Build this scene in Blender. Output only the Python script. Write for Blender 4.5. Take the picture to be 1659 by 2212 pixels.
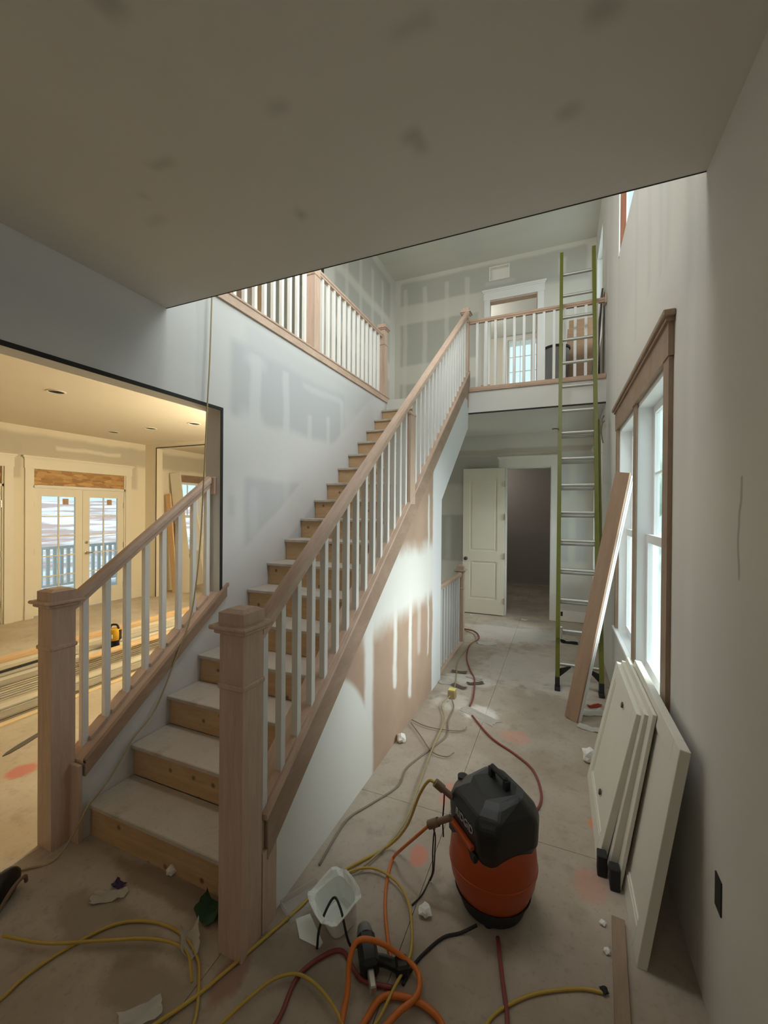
import bpy, bmesh, math, random
from mathutils import Vector, Matrix, noise

random.seed(11)
S = bpy.context.scene
COL = S.collection
for o in list(bpy.data.objects):
    bpy.data.objects.remove(o)

# ------------------------------------------------------------------ camera
FPX, YAW, PITCH, ROLL = 896.614, 0.39997, -0.00472, -0.00774
cam_d = bpy.data.cameras.new('camera')
cam = bpy.data.objects.new('camera', cam_d)
COL.objects.link(cam)
cam_d.sensor_fit = 'HORIZONTAL'
cam_d.sensor_width = 36.0
cam_d.lens = 36.0 * FPX / 1659.0
cam_d.clip_start = 0.02
fw = Vector((-math.sin(YAW) * math.cos(PITCH), math.cos(YAW) * math.cos(PITCH), math.sin(PITCH)))
rt = Vector((math.cos(YAW), math.sin(YAW), 0))
dn = fw.cross(rt)
r2 = math.cos(ROLL) * rt + math.sin(ROLL) * dn
d2 = -math.sin(ROLL) * rt + math.cos(ROLL) * dn
cam.matrix_world = Matrix(((r2.x, -d2.x, -fw.x, 0), (r2.y, -d2.y, -fw.y, 0), (r2.z, -d2.z, -fw.z, 1.75), (0, 0, 0, 1)))
S.camera = cam

# ------------------------------------------------------------------ world, lights, exposure
world = bpy.data.worlds.new('overcast_sky')
S.world = world
world.use_nodes = True
bg = world.node_tree.nodes['Background']
bg.inputs[0].default_value = (0.74, 0.92, 0.98, 1)
bg.inputs[1].default_value = 1.05
S.view_settings.view_transform = 'Standard'
S.view_settings.look = 'None'
S.view_settings.gamma = 1.0
S.view_settings.use_curve_mapping = False
S.view_settings.exposure = 0.25
S.cycles.max_bounces = 14
S.cycles.diffuse_bounces = 8
S.cycles.glossy_bounces = 4
S.cycles.transparent_max_bounces = 12
S.cycles.sample_clamp_indirect = 8.0


def light(name, kind, loc, energy, color, size=None, rot=(0, 0, 0), size_y=None, portal=False):
    d = bpy.data.lights.new(name, kind)
    d.energy = energy
    d.color = color
    if kind == 'AREA':
        d.shape = 'RECTANGLE'
        d.size = size
        d.size_y = size_y or size
        if portal:
            d.cycles.is_portal = True
    elif size:
        d.shadow_soft_size = size
    o = bpy.data.objects.new(name, d)
    o.location = loc
    o.rotation_euler = rot
    COL.objects.link(o)
    return o


# warm work lights of the side room (out of the frame), then added fill lights
light('work_light', 'POINT', (-3.5, 4.8, 2.2), 150, (1.0, 0.86, 0.61), 0.25)
light('work_light', 'POINT', (-3.0, 3.4, 2.0), 14, (1.0, 0.85, 0.6), 0.2)
light('upper_hall_fill', 'POINT', (-3.3, 2.4, 5.3), 40, (1.0, 0.96, 0.90), 0.2)  # added point light, stands in for daylight reaching the upper hall
light('upper_void_fill', 'AREA', (-0.7, 2.1, 5.7), 40, (0.96, 0.98, 1.0), 1.2, (math.radians(25), 0, 0), 0.7)  # added unseen panel, brightens the stair void past the low ceiling
light('dark_room_fill', 'POINT', (-1.6, 9.6, 2.5), 7.0, (1.0, 0.96, 0.88), 0.1)  # added weak light that lifts the room beyond the hall door
light('front_fill', 'POINT', (-1.0, -1.6, 2.2), 9, (1.0, 0.95, 0.86), 0.3)  # added fill behind the camera for newels, floor and low ceiling
light('bedroom_fill', 'POINT', (-1.8, 9.0, 5.4), 25, (1.0, 0.97, 0.92), 0.2)  # added hidden light that brightens the room behind the upper door
sun = light('bright_side_of_sky', 'SUN', (8, 1, 8), 6.5, (1.0, 0.985, 0.94))
sun.data.angle = math.radians(55)
sun.rotation_euler = Vector((-0.88, -0.02, -0.36)).to_track_quat('-Z', 'Y').to_euler()
P2 = math.pi / 2
for (y0, y1, z0, z1) in ((2.45, 4.25, 0.68, 2.49), (5.95, 6.95, 0.68, 2.49), (2.4, 4.4, 4.14, 5.65), (6.0, 7.1, 4.1, 5.7)):
    light('window_daylight', 'AREA', (0.74, (y0 + y1) / 2, (z0 + z1) / 2), 1, (1, 1, 1), z1 - z0, (0, P2, 0), y1 - y0, True)
light('window_daylight', 'AREA', (-7.9, 4.6, 1.1), 1, (1, 1, 1), 1.9, (0, -P2, 0), 1.6, True)

# ------------------------------------------------------------------ materials


class NT:
    def __init__(self, name):
        self.m = bpy.data.materials.new(name)
        self.m.use_nodes = True
        self.t = self.m.node_tree
        self.n = self.t.nodes
        self.l = self.t.links
        self.b = self.n['Principled BSDF']
        self._c = None

    def new(self, kind, **kw):
        x = self.n.new(kind)
        for k, v in kw.items():
            setattr(x, k, v)
        return x

    def put(self, sock, v):
        if isinstance(v, bpy.types.NodeSocket):
            self.l.new(v, sock)
        else:
            sock.default_value = v

    def coord(self):
        if self._c is None:
            self._c = self.new('ShaderNodeTexCoord').outputs['Object']
        return self._c

    def math(self, op, a, b=None, c=None, clamp=False):
        x = self.new('ShaderNodeMath', operation=op, use_clamp=clamp)
        self.put(x.inputs[0], a)
        if b is not None:
            self.put(x.inputs[1], b)
        if c is not None:
            self.put(x.inputs[2], c)
        return x.outputs[0]

    def noise(self, scale=5.0, detail=3.0, rough=0.5, vec=None, stretch=None):
        v = vec or self.coord()
        if stretch:
            mp = self.new('ShaderNodeMapping')
            mp.inputs['Scale'].default_value = stretch
            self.l.new(v, mp.inputs['Vector'])
            v = mp.outputs[0]
        x = self.new('ShaderNodeTexNoise')
        x.inputs['Scale'].default_value = scale
        x.inputs['Detail'].default_value = detail
        x.inputs['Roughness'].default_value = rough
        self.l.new(v, x.inputs['Vector'])
        return x.outputs['Fac']

    def ramp(self, f, a, b):
        x = self.new('ShaderNodeMapRange', interpolation_type='SMOOTHSTEP')
        self.put(x.inputs['Value'], f)
        x.inputs['From Min'].default_value = a
        x.inputs['From Max'].default_value = b
        return x.outputs[0]

    def mix(self, f, a, b):
        x = self.new('ShaderNodeMix', data_type='RGBA')
        self.put(x.inputs[0], f)
        self.put(x.inputs[6], (*a, 1) if isinstance(a, tuple) else a)
        self.put(x.inputs[7], (*b, 1) if isinstance(b, tuple) else b)
        return x.outputs[2]

    def color(self, c):
        self.put(self.b.inputs['Base Color'], (*c, 1) if isinstance(c, tuple) else c)

    def bump(self, h, strength=0.2, dist=0.01):
        x = self.new('ShaderNodeBump')
        x.inputs['Strength'].default_value = strength
        x.inputs['Distance'].default_value = dist
        self.l.new(h, x.inputs['Height'])
        self.l.new(x.outputs[0], self.b.inputs['Normal'])

    def rough(self, r):
        self.b.inputs['Roughness'].default_value = r


def plain(name, c, rough=0.55, var=0.06, scale=6.0, metal=0.0, bump=0.0):
    t = NT(name)
    n = t.noise(scale, 3)
    k = 1 - var
    t.color(t.mix(n, tuple(x * k for x in c), tuple(min(1, x * (1 + var)) for x in c)))
    t.rough(rough)
    t.b.inputs['Metallic'].default_value = metal
    if bump:
        t.bump(n, bump)
    return t.m


def wood(name, a, b, stretch=(14, 14, 1.2), knots=False, rough=0.6):
    t = NT(name)
    n1 = t.noise(3.0, 5, 0.6, stretch=stretch)
    n2 = t.noise(9.0, 4, 0.6, stretch=tuple(s * 2 for s in stretch))
    f = t.ramp(t.math('ADD', t.math('MULTIPLY', n1, 0.7), t.math('MULTIPLY', n2, 0.3)), 0.3, 0.72)
    c = t.mix(f, a, b)
    if knots:
        k = t.new('ShaderNodeTexVoronoi')
        k.inputs['Scale'].default_value = 4.2
        k.voronoi_dimensions = '2D'
        sp = t.new('ShaderNodeSeparateXYZ')
        t.l.new(t.coord(), sp.inputs[0])
        oi = t.new('ShaderNodeObjectInfo')
        cb = t.new('ShaderNodeCombineXYZ')
        t.l.new(t.math('ADD', sp.outputs[0], t.math('MULTIPLY', oi.outputs['Random'], 37.0)), cb.inputs[0])
        t.l.new(sp.outputs[2], cb.inputs[1])
        t.l.new(cb.outputs[0], k.inputs['Vector'])
        kf = t.math('MULTIPLY', t.math('SUBTRACT', 1.0, t.ramp(k.outputs['Distance'], 0.03, 0.075)), 0.8)
        c = t.mix(kf, c, tuple(x * 0.28 for x in a))
    t.color(c)
    t.bump(n2, 0.08, 0.004)
    t.rough(rough)
    return t.m


def board(name, base, u, v, patches, rough=0.85, warp=0.035, mottling=0.05):
    """taped and mudded plasterboard: soft-edged patches of another colour in the wall's own metres.
    patch = (u0, u1, v0, v1, softness, colour, amount[, slope]) ; slope shears v along u"""
    t = NT(name)
    sx = t.new('ShaderNodeSeparateXYZ')
    t.l.new(t.coord(), sx.inputs[0])
    w1 = t.math('MULTIPLY', t.math('SUBTRACT', t.noise(3.2, 3), 0.5), warp * 2)
    w2 = t.math('MULTIPLY', t.math('SUBTRACT', t.noise(2.1, 3), 0.5), warp * 3)
    U = t.math('ADD', sx.outputs['XYZ'.index(u)], w1)
    V = t.math('ADD', sx.outputs['XYZ'.index(v)], w2)
    m = t.noise(1.7, 4, 0.6)
    c = t.mix(m, tuple(x * (1 - mottling) for x in base), tuple(min(1, x * (1 + mottling)) for x in base))
    for p in patches:
        u0, u1, v0, v1, s, pc, am = p[:7]
        VV = V if len(p) < 8 else t.math('SUBTRACT', V, t.math('MULTIPLY', U, p[7]))
        f = t.math('MULTIPLY', t.ramp(U, u0 - s, u0 + s), t.ramp(U, u1 + s, u1 - s))
        g = t.math('MULTIPLY', t.ramp(VV, v0 - s, v0 + s), t.ramp(VV, v1 + s, v1 - s))
        f = t.math('MULTIPLY', t.math('MULTIPLY', f, g), am)
        c = t.mix(f, c, pc)
    t.color(c)
    t.bump(t.noise(60, 2), 0.03, 0.003)
    t.rough(rough)
    return t.m


MUD = (0.66, 0.645, 0.585)
WALLW = (0.70, 0.70, 0.69)
GREY = (0.43, 0.43, 0.41)

M_oak = wood('raw_oak', (0.49, 0.35, 0.265), (0.62, 0.465, 0.365))
M_oak_y = wood('raw_oak_long', (0.49, 0.35, 0.265), (0.62, 0.465, 0.365), stretch=(14, 1.2, 3))
M_fascia = wood('fascia_oak', (0.31, 0.21, 0.15), (0.41, 0.29, 0.215), stretch=(14, 1.2, 3))
M_oak_x = wood('raw_oak_cross', (0.45, 0.30, 0.21), (0.58, 0.41, 0.30), stretch=(1.2, 14, 14))
M_pine = wood('pine_riser', (0.46, 0.285, 0.145), (0.58, 0.395, 0.225), stretch=(1.2, 10, 12), knots=True)
M_pineb = wood('pine_board', (0.68, 0.50, 0.28), (0.80, 0.66, 0.42), stretch=(12, 0.8, 12))
M_mdfb = plain('primed_board', (0.74, 0.66, 0.50), 0.6, 0.08)
M_lumber = wood('framing_lumber', (0.62, 0.40, 0.20), (0.76, 0.55, 0.31), stretch=(12, 0.8, 12))
M_trimw = wood('raw_trim_wood', (0.26, 0.175, 0.115), (0.34, 0.24, 0.165), stretch=(12, 2, 2))
M_mdf = wood('brown_board', (0.30, 0.19, 0.12), (0.38, 0.25, 0.165), stretch=(8, 8, 1))
M_white = plain('white_paint', (0.78, 0.78, 0.76), 0.45, 0.03)
M_prime = plain('white_primer', (0.74, 0.72, 0.66), 0.5, 0.04)
M_cream = plain('cream_door_paint', (0.74, 0.70, 0.58), 0.5, 0.03)
M_vinyl = plain('white_vinyl', (0.82, 0.83, 0.83), 0.35, 0.02)
M_black = plain('black_plastic', (0.012, 0.013, 0.013), 0.42, 0.2)
M_edge = plain('dark_edge_strip', (0.018, 0.019, 0.017), 0.8, 0.2)
M_dark = plain('dark_hole', (0.02, 0.018, 0.015), 0.9, 0.1)
M_steel = plain('dull_aluminium', (0.50, 0.49, 0.45), 0.38, 0.08, metal=0.7)
M_brass = plain('bronze_hardware', (0.10, 0.075, 0.05), 0.4, 0.1, metal=0.7)
M_nickel = plain('nickel_hardware', (0.55, 0.50, 0.40), 0.3, 0.1, metal=0.9)
M_ladder = plain('green_fibreglass', (0.125, 0.132, 0.012), 0.45, 0.12, 14)
M_rubber = plain('black_rubber', (0.02, 0.02, 0.02), 0.8, 0.2)
M_orange = plain('orange_enamel', (0.42, 0.066, 0.010), 0.38, 0.1)
M_orhose = plain('orange_hose', (0.62, 0.16, 0.02), 0.45, 0.08)
M_yel = plain('yellow_cord', (0.50, 0.34, 0.06), 0.55, 0.08)
M_yel2 = plain('dusty_yellow_cord', (0.36, 0.295, 0.15), 0.6, 0.08)
M_red = plain('red_hose', (0.24, 0.045, 0.042), 0.5, 0.1)
M_brownh = plain('brown_hose', (0.20, 0.12, 0.08), 0.55, 0.1)
M_greyh = plain('grey_brown_cord', (0.24, 0.18, 0.14), 0.6, 0.1)
M_paper = plain('white_scrap', (0.80, 0.78, 0.73), 0.8, 0.05)
M_dust = plain('plaster_dust', (0.72, 0.68, 0.62), 0.9, 0.06, 20)
M_green = plain('green_wrapper', (0.10, 0.20, 0.11), 0.5, 0.4, 30)
M_purple = plain('purple_wrapper', (0.12, 0.07, 0.20), 0.5, 0.3, 30)
M_red2 = plain('red_plastic', (0.45, 0.06, 0.03), 0.45, 0.05)
M_dyel = plain('yellow_tool_plastic', (0.62, 0.36, 0.02), 0.4, 0.08)
M_card = wood('cardboard', (0.42, 0.27, 0.16), (0.50, 0.33, 0.20), stretch=(2, 2, 10))
M_orangepaint = plain('orange_marking', (0.85, 0.13, 0.03), 0.6, 0.03)
M_grey = plain('grey_plastic', (0.20, 0.20, 0.20), 0.55, 0.1)
M_door = plain('primed_door', (0.70, 0.68, 0.60), 0.5, 0.03)
M_deck = plain('grey_deck', (0.46, 0.52, 0.60), 0.7, 0.05)
M_leaf = plain('pale_foliage', (0.42, 0.52, 0.46), 0.9, 0.3, 3.0)
M_bark = plain('bark', (0.22, 0.18, 0.15), 0.9, 0.2)

tt = NT('milky_plastic')
tt.color((0.86, 0.89, 0.86))
tt.rough(0.35)
tt.b.inputs['Transmission Weight'].default_value = 0.0
tt.b.inputs['Subsurface Weight'].default_value = 0.0
M_milky = tt.m

tt = NT('clear_tray')
tt.color((0.75, 0.75, 0.72))
tt.rough(0.25)
tt.b.inputs['Alpha'].default_value = 0.22
M_clear = tt.m


def glass_mat():
    t = NT('window_glass')
    t.n.remove(t.b)
    tr = t.new('ShaderNodeBsdfTransparent')
    tr.inputs[0].default_value = (0.93, 0.97, 0.97, 1)
    gl = t.new('ShaderNodeBsdfGlossy')
    gl.inputs['Roughness'].default_value = 0.03
    mx = t.new('ShaderNodeMixShader')
    mx.inputs[0].default_value = 0.06
    t.l.new(tr.outputs[0], mx.inputs[1])
    t.l.new(gl.outputs[0], mx.inputs[2])
    t.l.new(mx.outputs[0], t.n['Material Output'].inputs[0])
    return t.m


M_glass = glass_mat()


def osb_mat():
    t = NT('oriented_strand_board')
    v = t.new('ShaderNodeTexVoronoi')
    v.inputs['Scale'].default_value = 16
    mp = t.new('ShaderNodeMapping')
    mp.inputs['Scale'].default_value = (1, 0.5, 1.6)
    mp.inputs['Rotation'].default_value = (0.5, 0.2, 0.3)
    t.l.new(t.coord(), mp.inputs[0])
    t.l.new(mp.outputs[0], v.inputs['Vector'])
    sp = t.new('ShaderNodeSeparateColor')
    t.l.new(v.outputs['Color'], sp.inputs[0])
    t.color(t.mix(sp.outputs[0], (0.32, 0.17, 0.06), (0.58, 0.36, 0.15)))
    t.rough(0.7)
    return t.m


M_osb = osb_mat()


def floor_mat(name, base, dust):
    t = NT(name)
    sx = t.new('ShaderNodeSeparateXYZ')
    t.l.new(t.coord(), sx.inputs[0])
    n1 = t.noise(1.4, 5, 0.62)
    n2 = t.noise(7.0, 5, 0.65)
    n3 = t.noise(38.0, 3, 0.6)
    c = t.mix(t.ramp(n1, 0.35, 0.68), base, dust)
    c = t.mix(t.math('MULTIPLY', t.ramp(n2, 0.52, 0.75), 0.5), c, tuple(x * 0.62 for x in base))
    c = t.mix(t.math('MULTIPLY', t.ramp(n3, 0.56, 0.7), 0.25), c, tuple(x * 0.55 for x in base))
    # spilt plaster dust and sprayed marks: (x, y, rx, ry, colour, amount)
    for (x, y, rx, ry, pc, am) in ((-0.62, 3.62, 0.17, 0.16, (0.74, 0.71, 0.66), 0.9), (-0.85, 4.3, 0.30, 0.16, (0.62, 0.58, 0.52), 0.7),
                                   (-0.6, 6.2, 0.8, 0.55, (0.60, 0.58, 0.56), 0.45), (-0.45, 7.0, 0.30, 0.10, (0.25, 0.24, 0.23), 0.7), (-0.72, 6.55, 0.40, 0.09, (0.30, 0.29, 0.28), 0.5),
                                   (-0.31, 3.36, 0.12, 0.12, (0.70, 0.24, 0.15), 0.35), (-0.64, 2.0, 0.05, 0.07, (0.75, 0.22, 0.15), 0.6),
                                   (0.14, 2.17, 0.08, 0.12, (0.60, 0.24, 0.15), 0.4), (-0.63, 2.52, 0.04, 0.12, (0.75, 0.25, 0.18), 0.45),
                                   (0.19, 2.6, 0.03, 0.05, (0.75, 0.22, 0.05), 0.6), (-0.92, 3.75, 0.20, 0.2, (0.66, 0.62, 0.56), 0.6),
                                   (-3.27, 1.6, 0.10, 0.10, (0.60, 0.18, 0.14), 0.8), (-1.3, 1.5, 0.3, 0.3, (0.30, 0.2, 0.15), 0.3),
                                   (0.1, 4.6, 0.35, 0.4, (0.66, 0.62, 0.56), 0.5), (-1.75, 1.15, 0.35, 0.12, (0.22, 0.17, 0.12), 0.6), (-1.35, 1.05, 0.25, 0.10, (0.24, 0.18, 0.12), 0.55), (-1.55, 1.38, 0.5, 0.07, (0.20, 0.14, 0.10), 0.6),
                                   (-0.9, 1.35, 0.25, 0.12, (0.24, 0.18, 0.13), 0.5), (-0.5, 1.45, 0.15, 0.2, (0.24, 0.18, 0.13), 0.45), (-1.12, 1.2, 0.06, 0.12, (0.26, 0.10, 0.07), 0.6), (-0.3, 4.9, 0.6, 0.7, (0.62, 0.58, 0.52), 0.45)):
        dx = t.math('DIVIDE', t.math('SUBTRACT', sx.outputs[0], x), rx)
        dy = t.math('DIVIDE', t.math('SUBTRACT', sx.outputs[1], y), ry)
        d = t.math('SQRT', t.math('ADD', t.math('MULTIPLY', dx, dx), t.math('MULTIPLY', dy, dy)))
        d = t.math('ADD', d, t.math('MULTIPLY', t.math('SUBTRACT', n2, 0.5), 1.3))
        c = t.mix(t.math('MULTIPLY', t.ramp(d, 1.1, 0.6), am), c, pc)
    t.color(c)
    t.bump(n2, 0.12, 0.004)
    t.rough(0.9)
    return t.m


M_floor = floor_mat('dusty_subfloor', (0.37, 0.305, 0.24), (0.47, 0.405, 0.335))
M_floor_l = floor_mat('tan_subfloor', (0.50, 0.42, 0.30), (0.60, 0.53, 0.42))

# ------------------------------------------------------------------ geometry helpers


def link(name, me, mat=None, parent=None, **props):
    o = bpy.data.objects.new(name, me)
    COL.objects.link(o)
    if mat is not None:
        me.materials.clear()
        me.materials.append(mat)
    if parent is not None:
        o.parent = parent
    for k, v in props.items():
        if v is not None:
            o[k] = v
    return o


def wloc(p):
    v = Vector((0, 0, 0))
    while p is not None:
        v += p.location
        p = p.parent
    return v


def fin(name, bm, mat, parent=None, smooth=False, origin=None, **props):
    """bm is built in world metres; the object gets its origin at `origin` (or its parent's)"""
    off = wloc(parent)
    o_loc = Vector((0, 0, 0))
    if origin is not None:
        o_loc = Vector(origin) - off
        off = Vector(origin)
    if off.length:
        bmesh.ops.translate(bm, verts=bm.verts, vec=-off)
    me = bpy.data.meshes.new(name)
    bm.to_mesh(me)
    bm.free()
    if smooth:
        me.shade_smooth()
        if smooth is not True:
            me.set_sharp_from_angle(angle=math.radians(smooth))
    o = link(name, me, mat, parent, **props)
    o.location = o_loc
    return o


def empty(name, loc, label=None, cat=None, group=None, kind=None, rotz=0):
    o = bpy.data.objects.new(name, None)
    o.empty_display_size = 0.1
    COL.objects.link(o)
    o.location = loc
    o.rotation_euler = (0, 0, rotz)
    for k, v in (('label', label), ('category', cat), ('group', group), ('kind', kind)):
        if v:
            o[k] = v
    return o


def copy_tree(o, parent=None):
    c = o.copy()
    COL.objects.link(c)
    if parent is not None:
        c.parent = parent
    for ch in list(o.children):
        copy_tree(ch, c)
    return c


def B():
    return bmesh.new()


def box(bm, x0, x1, y0, y1, z0, z1, mat=None, bev=0.0):
    r = bmesh.ops.create_cube(bm, size=1)
    vs = r['verts']
    m = Matrix.Translation(((x0 + x1) / 2, (y0 + y1) / 2, (z0 + z1) / 2)) @ Matrix.Diagonal((abs(x1 - x0), abs(y1 - y0), abs(z1 - z0), 1))
    bmesh.ops.transform(bm, matrix=m, verts=vs)
    if bev:
        es = {e for v in vs for e in v.link_edges}
        r = bmesh.ops.bevel(bm, geom=list(es), offset=bev, segments=1, affect='EDGES')
        vs = list({v for f in r['faces'] for v in f.verts} | {v for v in vs if v.is_valid})
    if mat is not None:
        bmesh.ops.transform(bm, matrix=mat, verts=[v for v in vs if v.is_valid])
    return vs


def prism(bm, poly, a0, a1, axis='x'):
    """poly in the other two axes, extruded along axis"""
    def P(p, a):
        return {'x': (a, p[0], p[1]), 'y': (p[0], a, p[1]), 'z': (p[0], p[1], a)}[axis]
    v0 = [bm.verts.new(P(p, a0)) for p in poly]
    v1 = [bm.verts.new(P(p, a1)) for p in poly]
    n = len(poly)
    bm.faces.new(v0[::-1])
    bm.faces.new(v1)
    for i in range(n):
        bm.faces.new((v0[i], v0[(i + 1) % n], v1[(i + 1) % n], v1[i]))
    bmesh.ops.recalc_face_normals(bm, faces=bm.faces)
    return v0 + v1


def lathe(bm, prof, c=(0, 0, 0), seg=24, mat=None):
    rings = []
    for r, z in prof:
        if r < 1e-5:
            rings.append([bm.verts.new((c[0], c[1], c[2] + z))])
        else:
            rings.append([bm.verts.new((c[0] + r * math.cos(2 * math.pi * i / seg), c[1] + r * math.sin(2 * math.pi * i / seg), c[2] + z)) for i in range(seg)])
    for a, b in zip(rings, rings[1:]):
        for i in range(seg):
            j = (i + 1) % seg
            if len(a) == 1 and len(b) == 1:
                continue
            if len(a) == 1:
                bm.faces.new((a[0], b[j], b[i]))
            elif len(b) == 1:
                bm.faces.new((a[i], a[j], b[0]))
            else:
                bm.faces.new((a[i], a[j], b[j], b[i]))
    vs = [v for r in rings for v in r]
    bmesh.ops.recalc_face_normals(bm, faces=bm.faces)
    if mat is not None:
        bmesh.ops.transform(bm, matrix=mat, verts=vs)
    return vs


def catmull(pts, n=6):
    pts = [Vector(p) for p in pts]
    P = [pts[0] * 2 - pts[1]] + pts + [pts[-1] * 2 - pts[-2]]
    out = []
    for i in range(1, len(P) - 2):
        for k in range(n):
            t = k / n
            a, b, c, d = P[i - 1], P[i], P[i + 1], P[i + 2]
            out.append(0.5 * ((2 * b) + (c - a) * t + (2 * a - 5 * b + 4 * c - d) * t * t + (3 * b - a - 3 * c + d) * t ** 3))
    out.append(pts[-1])
    return out


def tube(bm, pts, r, seg=8, smooth_n=6):
    pts = catmull(pts, smooth_n) if smooth_n > 1 and len(pts) > 2 else [Vector(p) for p in pts]
    rings = []
    up = Vector((0, 0, 1))
    prev = None
    for i, p in enumerate(pts):
        d = (pts[min(i + 1, len(pts) - 1)] - pts[max(i - 1, 0)]).normalized()
        if prev is None:
            s = d.cross(up)
            if s.length < 0.05:
                s = d.cross(Vector((1, 0, 0)))
        else:
            s = prev - d * prev.dot(d)
        s.normalize()
        prev = s
        q = s.cross(d)
        rr = r(i / (len(pts) - 1)) if callable(r) else r
        rings.append([bm.verts.new(p + (s * math.cos(2 * math.pi * k / seg) + q * math.sin(2 * math.pi * k / seg)) * rr) for k in range(seg)])
    for a, b in zip(rings, rings[1:]):
        for k in range(seg):
            bm.faces.new((a[k], a[(k + 1) % seg], b[(k + 1) % seg], b[k]))
    bm.faces.new(rings[0][::-1])
    bm.faces.new(rings[-1])
    bmesh.ops.recalc_face_normals(bm, faces=bm.faces)


def wall_grid(bm, ax, a0, a1, u0, u1, v0, v1, holes):
    """wall slab between a0 and a1 on axis ax ('x' or 'y'), u along the other horizontal axis, v = z, with rectangular holes"""
    us = sorted({u0, u1, *[h[0] for h in holes], *[h[1] for h in holes]})
    vs = sorted({v0, v1, *[h[2] for h in holes], *[h[3] for h in holes]})
    us = [u for u in us if u0 <= u <= u1]
    vs = [v for v in vs if v0 <= v <= v1]

    def P(a, u, v):
        return (a, u, v) if ax == 'x' else (u, a, v)

    def solid(i, j):
        if i < 0 or j < 0 or i >= len(us) - 1 or j >= len(vs) - 1:
            return False
        cu, cv = (us[i] + us[i + 1]) / 2, (vs[j] + vs[j + 1]) / 2
        return not any(h[0] < cu < h[1] and h[2] < cv < h[3] for h in holes)
    cache = {}

    def V(a, u, v):
        k = (a, u, v)
        if k not in cache:
            cache[k] = bm.verts.new(P(a, u, v))
        return cache[k]
    for i in range(len(us) - 1):
        for j in range(len(vs) - 1):
            if not solid(i, j):
                continue
            q = [(us[i], vs[j]), (us[i + 1], vs[j]), (us[i + 1], vs[j + 1]), (us[i], vs[j + 1])]
            bm.faces.new([V(a0, *p) for p in q])
            bm.faces.new([V(a1, *p) for p in q[::-1]])
            for (di, dj, e) in ((-1, 0, (3, 0)), (1, 0, (1, 2)), (0, -1, (0, 1)), (0, 1, (2, 3))):
                if not solid(i + di, j + dj):
                    p, r = q[e[0]], q[e[1]]
                    bm.faces.new((V(a0, *p), V(a0, *r), V(a1, *r), V(a1, *p)))
    bmesh.ops.recalc_face_normals(bm, faces=bm.faces)


def struct(name, bm, mat, **k):
    return fin(name, bm, mat, kind='structure', **k)


# ------------------------------------------------------------------ fitted dimensions
XL, XR, XU = -2.301, 0.491, -1.126          # stair wall, window wall, understair wall
XLo = -2.449                                # other face of the stair wall
CEIL, EDGE = 3.015, 1.883                   # low ceiling and the edge of the stair void
YL, ZL = 5.504, 3.327                       # landing edge, landing floor
YF = 7.2                                    # end wall
RISE, RUN, Y0 = 0.18482, 0.24419, 1.16664
SL = RISE / RUN
UC = 6.0                                    # upper ceiling


def nos(y):
    return (y - Y0) * SL


# ------------------------------------------------------------------ setting: floors
fl = empty('floor', (0, 0, 0), kind='structure')
bm = B()
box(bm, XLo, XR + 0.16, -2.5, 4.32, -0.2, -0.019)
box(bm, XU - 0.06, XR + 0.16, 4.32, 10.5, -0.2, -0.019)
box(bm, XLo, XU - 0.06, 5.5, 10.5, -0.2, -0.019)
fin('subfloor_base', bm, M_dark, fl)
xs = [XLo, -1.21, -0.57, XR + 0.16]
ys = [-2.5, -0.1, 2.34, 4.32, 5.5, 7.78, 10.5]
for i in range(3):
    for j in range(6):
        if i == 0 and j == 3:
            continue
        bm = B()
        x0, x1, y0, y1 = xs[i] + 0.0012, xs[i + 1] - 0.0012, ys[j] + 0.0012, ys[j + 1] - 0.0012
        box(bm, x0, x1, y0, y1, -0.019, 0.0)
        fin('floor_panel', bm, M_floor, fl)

bm = B()
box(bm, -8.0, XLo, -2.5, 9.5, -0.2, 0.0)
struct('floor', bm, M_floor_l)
bm = B()
box(bm, XLo, XU - 0.06, 4.32, 5.5, -2.6, -2.5)
struct('floor', bm, M_floor)
bm = B()                                   # walls of the cellar stair hole
box(bm, XLo, XL, 4.32, 5.5, -2.5, -0.2)
box(bm, XU - 0.06, XU - 0.02, 4.32, 5.5, -2.5, -0.2)
box(bm, XL, XU - 0.06, 5.5, 5.54, -2.5, -0.2)
box(bm, XL, XU - 0.06, 4.28, 4.32, -2.5, -0.2)
struct('wall_cellar', bm, plain('cellar_wall', (0.55, 0.55, 0.54)))

# ------------------------------------------------------------------ ceilings
SM = (0.36, 0.35, 0.32)
spots = []
for (x, y, rx, ry, a) in ((-0.47, 1.33, 0.035, 0.02, 0.55), (-0.445, 1.37, 0.02, 0.03, 0.5), (-1.34, 1.09, 0.05, 0.018, 0.45), (-1.03, 1.48, 0.02, 0.02, 0.6), (0.09, 1.18, 0.03, 0.03, 0.5),
                          (-0.36, 1.05, 0.05, 0.015, 0.35), (0.0, 1.45, 0.03, 0.03, 0.4), (-1.04, 0.70, 0.03, 0.03, 0.5), (-0.83, 1.06, 0.035, 0.02, 0.35), (-1.66, 1.27, 0.05, 0.012, 0.4), (-1.56, 1.17, 0.015, 0.015, 0.45)):
    spots.append((x - rx, x + rx, y - ry, y + ry, 0.03, SM, a * 1.3))
bm = B()
box(bm, XL, XR, -2.5, EDGE, CEIL, 3.335)
struct('ceiling', bm, board('ceiling_board', (0.62, 0.60, 0.55), 'X', 'Y', spots, warp=0.06))
bm = B()
box(bm, XL, XR, EDGE - 0.002, EDGE + 0.003, CEIL - 0.002, CEIL + 0.016)
struct('trim_1', bm, M_edge)
bm = B()
box(bm, -9.0, XLo, -2.5, 9.5, CEIL, 3.335)
struct('ceiling', bm, board('side_ceiling_board', (0.72, 0.66, 0.54), 'X', 'Y', []))
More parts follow.
